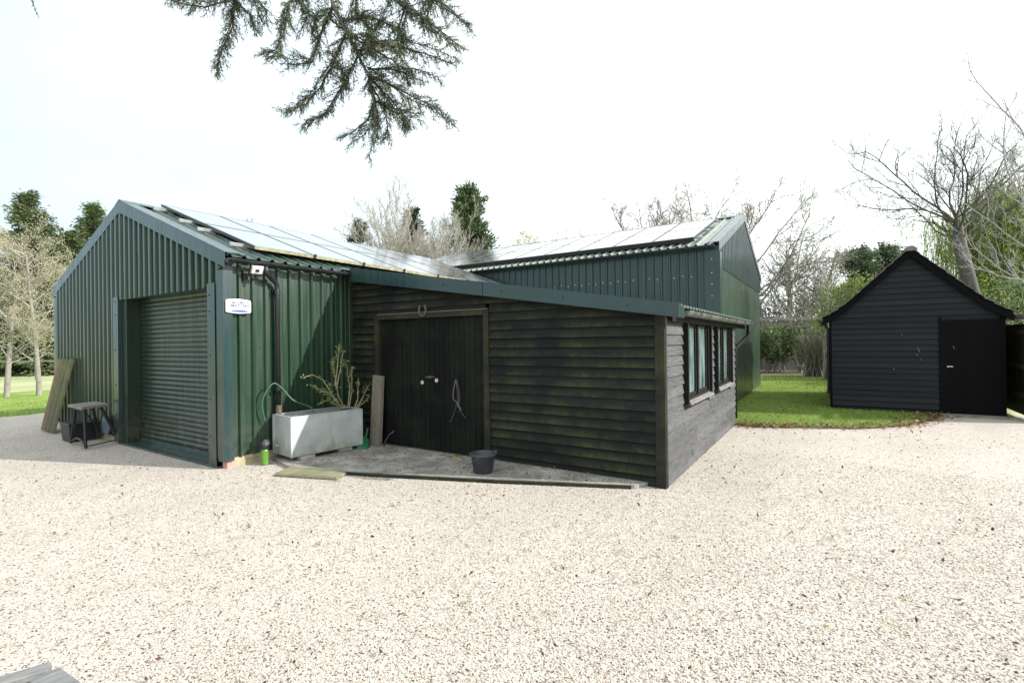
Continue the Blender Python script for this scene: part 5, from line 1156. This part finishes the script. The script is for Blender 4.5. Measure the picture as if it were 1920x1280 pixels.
conifer('conifer_tree', 'second bushy conifer just behind the peak of the shed', (39.5, -3.3, 0), 7.5, 2.9, 92, 'needles_blue', 42000, .2, power=.6, irregular=.4)
shrub('laurel_hedge', 'glossy laurel hedge in front of the garden fence', [(27.2, 3.6, 1.35, .9, 1.3, .95), (27.3, 2.2, 1.4, .9, 1.1, .95), (27.3, 1.0, 1.5, .8, 1.0, .9)], 93, 'laurel', 15000, .10, nst=40, cat='hedge')
shrub('spring_shrub', 'light green budding shrub hiding the left wall foot of the shed', [(24.6, .55, 1.15, .8, .9, 1.15), (24.9, -.4, 1.3, .8, .9, 1.3)], 95, 'thicket', 12000, .05, nst=140, cat='shrub', shell=.3)
shrub('spring_shrub', 'tall yellow green shrub rising behind the left eave of the shed', [(23.0, -.35, 3.1, .8, .75, .75), (23.2, -.1, 2.3, .7, .8, .8), (23.0, -1.0, 3.5, .8, .7, .7)], 97, 'spring', 2600, .10, nst=60, cat='shrub', shell=.2)
# weeping willow
cw = CFG(num=(1, 14, 10), rmin=.02, seg=(9, 8, 6), ang=(0, 45, 45), start=(.35, .2), ratio=(0, .6, .5), up=(.02, .04, .02))
wx, wy = 43.0, -8.6; root = empty('weeping_willow', (wx, wy, 0), 'weeping willow with yellow green hanging shoots behind the shed', 'tree'); tw = Tree(101); tw.grow(Vector((wx, wy, -.1)), Vector((0, 0, 1)), 9.6, .4, 0, cw)
tw.mesh('trunk', 'bark_brown', root, lv=(0,)); tw.mesh('limbs', 'bark_brown', root, lv=(1, 2)); tips = list(tw.tips); ts = Tree(5); C = []; D = []
r = random.Random(9)
for k in range(1500):
    p = Vector(r.choice(tips)); p.x += r.uniform(-.5, .5); p.y += r.uniform(-.9, .9); L_ = r.uniform(1.5, 5.0); L_ = min(L_, p.z-.8)
    if L_ < .5: continue
    pts = [p]; dx, dy = r.gauss(0, .08), r.gauss(0, .08)
    for i in range(6): p = p+Vector((dx*(1-i/6), dy*(1-i/6), -L_/6)); pts.append(p)
    ts.lines.append((pts, [.012]*7, 3, 2))
    for i in range(30): f = r.random()*5.99; C.append(pts[int(f)].lerp(pts[int(f)+1], f-int(f)))
ts.mesh('hanging_shoots', 'willow', root); leaf_quads(np.array([tuple(c_) for c_ in C]), .2, .22, 'willow', 'leaves', root, 6, 1.6, .05)
# pollard with spreading limbs above the shed
px_, py_ = 25.6, -4.55
root = empty('pollard_tree', (px_, py_, 0), 'thick trunked bare tree with spreading limbs behind the shed roof', 'tree'); tw = Tree(111); r = random.Random(112)
tk = [Vector((px_+.3, py_-.8, -.1)), Vector((px_+.15, py_-.45, 1.8)), Vector((px_+.0, py_-.1, 3.6)), Vector((px_-.1, py_+.20, 5.2)), Vector((px_-.1, py_+.28, 6.2))]
tw.lines.append((tk, [.30, .26, .23, .21, .13], 12, 0))
cp = CFG(num=(1, 8, 7, 5), rmin=.004, seg=(9, 7, 5, 4), sides=(6, 4, 3, 3), ang=(0, 42, 42, 42), start=(.2, .12, .1), ratio=(0, .48, .5, .5), up=(.035, .06, .05, .03), wob=(.14, .15, .16, .18), rr=(0, .42, .5, .5), tap=(.45, .3, .2, 0))
for k in range(15):
    a = 2*math.pi*k/15+r.uniform(-.2, .2); sc2 = r.uniform(.25, 1.0)
    d = R_*math.cos(a)+F_*math.sin(a)*.6; d = Vector((d.x, d.y, sc2))
    tw.grow(tk[-1]+Vector((0, 0, r.uniform(-.8, .2))), d, r.uniform(2.9, 5.0), r.uniform(.03, .052), 0, cp)
L0 = tw.lines; trunk = Tree(1); trunk.lines = [L0[0]]; trunk.mesh('trunk', 'bark_dark', root); tw.lines = L0[1:]; tw.mesh('limbs', 'bark_dark', root, lv=(0,)); tw.mesh('twigs', 'bark_dark', root, lv=(1, 2, 3))
leaf_quads(np.array([tuple(p) for p in tw.tips])[::6], .05, .5, 'willow', 'buds', root, 7, 0, .03)
# birch at the right edge
bx0, by0 = 18.5, -5.55
root = empty('birch_tree', (bx0, by0, 0), 'pale slender bare tree at the right edge, standing behind the dark fence', 'tree'); tw = Tree(121); r = random.Random(121)
tk = [Vector((bx0, by0, -.1)), Vector((bx0-.02, by0+.08, 1.9)), Vector((bx0+.02, by0+.12, 2.9)), Vector((bx0-.05, by0+.33, 4.1)), Vector((bx0-.1, by0+.52, 5.0)), Vector((bx0-.1, by0+.62, 5.8))]
tw.lines.append((tk, [.15, .13, .125, .11, .095, .085], 10, 0))
cb2 = CFG(num=(1, 8, 6, 4), rmin=.0035, seg=(12, 7, 5, 4), sides=(6, 4, 3, 3), ang=(0, 38, 40, 42), start=(.12, .12, .1), ratio=(0, .42, .45, .5), up=(.10, .10, .06, .05), wob=(.10, .13, .15, .18), rr=(0, .45, .5, .5), tap=(.5, .3, .2, 0))
for (t_, dx, dz, L_) in ((4.9, .35, 1.0, 4.6), (4.3, .95, .75, 3.8), (5.7, -.15, 1.0, 4.8), (5.6, .25, 1.2, 4.2), (3.7, .9, .35, 3.2), (3.2, .8, .1, 3.4), (2.6, .95, .1, 3.4), (5.2, -.9, .8, 3.5), (3.0, .4, -.05, 2.6), (4.6, -.8, .5, 2.8)):
    q = max(0, min(4.999, 0 if t_ < 0 else next((i for i in range(4) if tk[i].z <= t_ <= tk[i+1].z), 4))); q = int(q); b0 = tk[q].lerp(tk[q+1], max(0, min(1, (t_-tk[q].z)/(tk[q+1].z-tk[q].z))))
    d = R_*(-dx)+F_*r.uniform(-.3, .3); tw.grow(b0, Vector((d.x, d.y, dz)), L_, .028, 0, cb2)
L0 = tw.lines; trunk = Tree(1); trunk.lines = [L0[0]]; trunk.mesh('trunk', 'bark_birch', root); tw.lines = L0[1:]; tw.mesh('limbs', 'bark_birch', root, lv=(0,)); tw.mesh('twigs', 'bark_birch', root, lv=(1, 2, 3))
shrub('ivy_shrub', 'leafy evergreen shrub over the fence to the right of the shed', [(22.5, -5.2, 2.2, 1.3, 1.6, 1.4), (23.5, -6.6, 2.4, 1.4, 1.6, 1.7), (24, -3.6, 1.9, 1.0, 1.3, 1.2)], 125, 'laurel', 9000, .11, nst=60)
shrub('bramble_bank', 'pale green twiggy bank below the weeping willow', [(31, -7, 2.2, 2, 3, 2.2), (32, -10, 2.4, 2, 3, 2.5), (31, -4.3, 1.6, 1.6, 2, 1.8)], 127, 'spring', 9000, .13, nst=150, cat='bushes')
for i, (lx, ly) in enumerate(((23.0, 2.8), (22.6, 2.2))):
    pass
# shrub in the tank
tb = empty('budding_shrub', (5.1, 6.4, 0), 'small budding shrub with arching stems growing behind the steel tank', 'plant'); tw = Tree(131)
stems = [[(5.10, 6.42, .05), (5.12, 6.40, .60), (4.95, 6.40, .72), (4.82, 6.42, .92), (4.70, 6.45, 1.12), (4.55, 6.48, 1.20), (4.37, 6.5, 1.16)],
         [(5.10, 6.42, .60), (4.92, 6.38, .74), (4.78, 6.38, .90), (4.62, 6.38, .96), (4.45, 6.4, 1.06)],
         [(5.08, 6.42, .58), (4.95, 6.44, .70), (4.78, 6.44, .80), (4.58, 6.42, .76)],
         [(5.12, 6.42, .55), (4.98, 6.45, .85), (4.93, 6.46, 1.15), (4.90, 6.47, 1.40)],
         [(4.93, 6.46, 1.0), (4.98, 6.47, 1.25), (5.02, 6.48, 1.5), (5.05, 6.49, 1.66)],
         [(4.95, 6.46, .95), (5.05, 6.48, 1.25), (5.12, 6.49, 1.55)],
         [(5.16, 6.40, .45), (5.30, 6.38, .75), (5.33, 6.40, 1.10)],
         [(5.16, 6.40, .50), (5.34, 6.36, .72), (5.50, 6.34, .98)],
         [(5.16, 6.40, .48), (5.30, 6.34, .66), (5.49, 6.30, .78)],
         [(5.14, 6.43, .55), (5.24, 6.50, .95), (5.20, 6.52, 1.35)],
         [(5.14, 6.43, .5), (5.30, 6.52, .9), (5.31, 6.53, 1.28)]]
r = random.Random(8); C = []
for s_ in stems:
    pts = [Vector(p) for p in s_]; tw.lines.append((pts, list(np.linspace(.012, .004, len(pts))), 6, 0))
    for k in range(34):
        f = (r.random()**.7)*(len(pts)-1.001); i = int(f); q = pts[i].lerp(pts[i+1], f-i)
        if f > .8: C.append(q+Vector((r.gauss(0, .012), r.gauss(0, .012), r.gauss(0, .012))))
        if k % 9 == 0 and f > 1:
            d = Vector((r.gauss(0, .5), r.gauss(0, .3), .6)).normalized()*r.uniform(.06, .16); tw.lines.append(([q, q+d*.5, q+d], [.004, .003, .002], 4, 1))
            for m_ in range(7): C.append(q+d*r.random()+Vector((r.gauss(0, .008), r.gauss(0, .008), r.gauss(0, .008))))
C += [c_+Vector((r.gauss(0, .018), r.gauss(0, .018), r.gauss(0, .018))) for c_ in C]
tw.mesh('stems', simple('pale_stem', (.30, .28, .18), .7), tb); leaf_quads(np.array([tuple(c_) for c_ in C]), .036, .5, leafmat('shrub_leaf', [(.14, .2, .05), (.24, .30, .09), (.34, .38, .18)], .3), 'leaves', tb, 9)

# overhanging conifer branch, about four metres from the camera
D4 = 4.0; k4 = D4/920.9
def bp(px, py, dd=0.0):  # metres across / up from the view axis at four metres
    x = (px-960)*k4; z = (640-py)*k4; v_ = F_*(D4+dd)+cx*x*(D4+dd)/D4+cy*z*(D4+dd)/D4; return Vector((v_.x, v_.y, v_.z+1.65))
br_ = [([(560, -330, 1.2), (590, -160, .6), (612, -40, .2), (625, 10, 0), (650, 60, 0), (672, 105, 0), (690, 140, 0), (702, 190, -.05), (704, 235, -.08), (692, 298, -.1)], .022, .003)]
sub = [[(460, -60, .3), (440, 0, .2), (436, 50, .15), (415, 95, .1), (405, 142, .1)], [(520, -50, .3), (450, -5, .2), (385, 14, .2), (345, 8, .2), (318, 0, .2)], [(600, -30, .1), (535, 10, 0), (528, 55, 0), (518, 95, -.05)], [(440, 0, .2), (470, 30, .2), (482, 64, .2)],
       [(625, 10, 0), (600, 70, .1), (585, 118, .1), (545, 122, .12), (520, 100, .15), (502, 108, .15)], [(650, 60, 0), (625, 120, .05), (600, 165, .1), (575, 195, .1), (534, 213, .12)], [(672, 105, 0), (640, 165, .1), (612, 210, .1), (566, 236, .15)], [(702, 190, 0), (690, 225, 0), (665, 245, 0), (641, 260, 0)],
       [(690, 140, 0), (735, 160, -.1), (780, 185, -.12), (815, 200, -.15), (852, 229, -.2)], [(690, 130, 0), (735, 130, -.1), (765, 140, -.12), (798, 156, -.15)], [(672, 95, 0), (720, 85, -.1), (765, 92, -.1), (810, 105, -.12), (857, 125, -.15)], [(690, -60, 0), (740, -5, -.1), (800, 40, -.1), (835, 65, -.15), (870, 94, -.2)],
       [(740, -60, 0), (790, -10, -.1), (835, 10, -.1), (880, 50, -.15)], [(640, 40, 0), (690, 30, -.1), (740, 50, -.1), (770, 80, -.1)], [(650, 60, 0), (610, 30, .1), (575, 30, .1), (560, 70, .1)], [(690, 140, 0), (730, 190, -.1), (750, 220, -.1), (762, 240, -.1)], [(690, 150, 0), (720, 200, -.05), (727, 240, -.05), (722, 262, -.05)],
       [(680, -50, .1), (665, 20, .1), (700, 60, .1), (705, 110, .1)], [(570, -60, .1), (560, -10, .1), (590, 40, .1), (600, 80, .1)], [(760, -50, 0), (760, 10, 0), (745, 60, 0), (750, 100, 0)], [(800, -40, 0), (815, 0, 0), (800, 30, 0), (805, 62, 0)], [(490, -50, .1), (480, -5, .1), (500, 20, .1), (500, 50, .1)],
       [(650, 170, 0), (640, 130, 0), (620, 100, .1)], [(702, 190, 0), (740, 205, 0), (790, 215, 0)], [(672, 105, 0), (700, 60, -.1), (730, 10, -.1)], [(650, 60, 0), (690, 90, -.1), (740, 115, -.1), (770, 160, -.1)]]
cb_ = empty('overhanging_conifer_branch', bp(560, -330, 1.2), 'dark conifer branch hanging into the sky at the top of the photo', 'branch')
tm = Tree(141); r = random.Random(141); rng = np.random.default_rng(141)
pts = [bp(*p) for p in br_[0][0]]; tm.lines.append((pts, list(np.linspace(.021, .003, len(pts))), 8, 0)); allb = [(pts[2:], 1.0)]
for s_ in sub:
    pts = [bp(*p) for p in s_]; tm.lines.append((pts, list(np.linspace(.009, .0025, len(pts))), 5, 1)); allb.append((pts, 1.0))
    
C = []; D = []; twg = []
def along(pts, f):
    i = min(int(f), len(pts)-2); return pts[i].lerp(pts[i+1], f-i), (pts[i+1]-pts[i]).normalized()
for pts, wgt in list(allb[1:]):
    for q in range(1):
        o_ = Vector((r.gauss(0, .05), r.gauss(0, .05), r.gauss(0, .035))); p2 = [p+o_*min(1, i*.6)+Vector((r.gauss(0, .012),)*3)*i for i, p in enumerate(pts)]
        p2 = [p2[0]]+[p2[0]+(p-p2[0])*r.uniform(.75, .95) for p in p2[1:]] if 0 else p2[:max(3, len(p2)-q)]
        tm.lines.append((p2, list(np.linspace(.006, .002, len(p2))), 4, 1)); allb.append((p2, 1.0))
def side(t_, k, dn):
    o = t_.orthogonal().normalized(); o.rotate(Matrix.Rotation(r.uniform(0, 6.28), 3, t_)); return (t_*.7+o*k+Vector((0, 0, dn))).normalized()
for pts, wgt in allb:
    Ln = sum((b_-a).length for a, b_ in zip(pts[:-1], pts[1:])); nk = int(Ln/.0165)
    for k in range(nk):
        fr = (k+r.random())/nk; p, t_ = along(pts, fr*(len(pts)-1)); L_ = (.05+.17*r.random()**1.6)*(1-fr*.6); q = [p]; dd = side(t_, .85, -.12)
        for i in range(4): dd = (dd+t_*.10+Vector((r.gauss(0, .13), r.gauss(0, .13), r.gauss(-.05, .08)))).normalized(); q.append(q[-1]+dd*L_/4)
        tm.lines.append((q, [.0028, .0023, .0018, .0014, .001], 3, 2)); segs = [(q, 1)]
        for j in range(int(L_/.013)):
            c_, t2 = along(q, min(3.99, (j+r.random())/max(1, int(L_/.013))*4)); l2 = r.uniform(.018, .055)*(1-.3*j*.013/L_); d2_ = side(t2, .75, -.1); e_ = [c_, c_+d2_*l2*.5, c_+d2_*l2+Vector((0, 0, -.004))]
            tm.lines.append((e_, [.0015, .0012, .0008], 3, 2)); segs.append((e_, 1))
        for e_, _ in segs:
            le = sum((b_-a).length for a, b_ in zip(e_[:-1], e_[1:])); m_ = max(2, int(le/.0088))
            for i in range(m_):
                c_, t2 = along(e_, (i+r.random())/m_*(len(e_)-1.01)); C.append(tuple(c_)); D.append(tuple(side(t2, .55, 0)))
tm.mesh('limb', 'bark_dark', cb_, lv=(0,)); tm.mesh('twigs', simple('twig_bark', (.05, .04, .035), .8), cb_, lv=(1, 2))
C = np.array(C); D = np.array(D); print('cedar sprays', len(C))
leaf_quads(C, .0165, .34, 'cedar', 'foliage', cb_, 142, 0, .001, D*2.2)
cb2_ = empty('conifer_twig', bp(55, -40), 'short conifer twig poking in at the top left corner', 'twig'); C = []; D = []; tm = Tree(2); pts = [bp(45, -60), bp(56, -10), bp(63, 12), bp(73, 34)]; tm.lines.append((pts, [.004, .003, .0025, .0015], 4, 1)); tm.mesh('stem', 'bark_brown', cb2_)
for k in range(90):
    c_, t_ = along(pts, r.random()*2.9); C.append(tuple(c_)); o = t_.orthogonal().normalized(); o.rotate(Matrix.Rotation(r.uniform(0, 6.28), 3, t_)); D.append(tuple(t_+o*.5))
leaf_quads(np.array(C), .024, .24, 'cedar', 'foliage', cb2_, 3, 0, .002, np.array(D)*2)
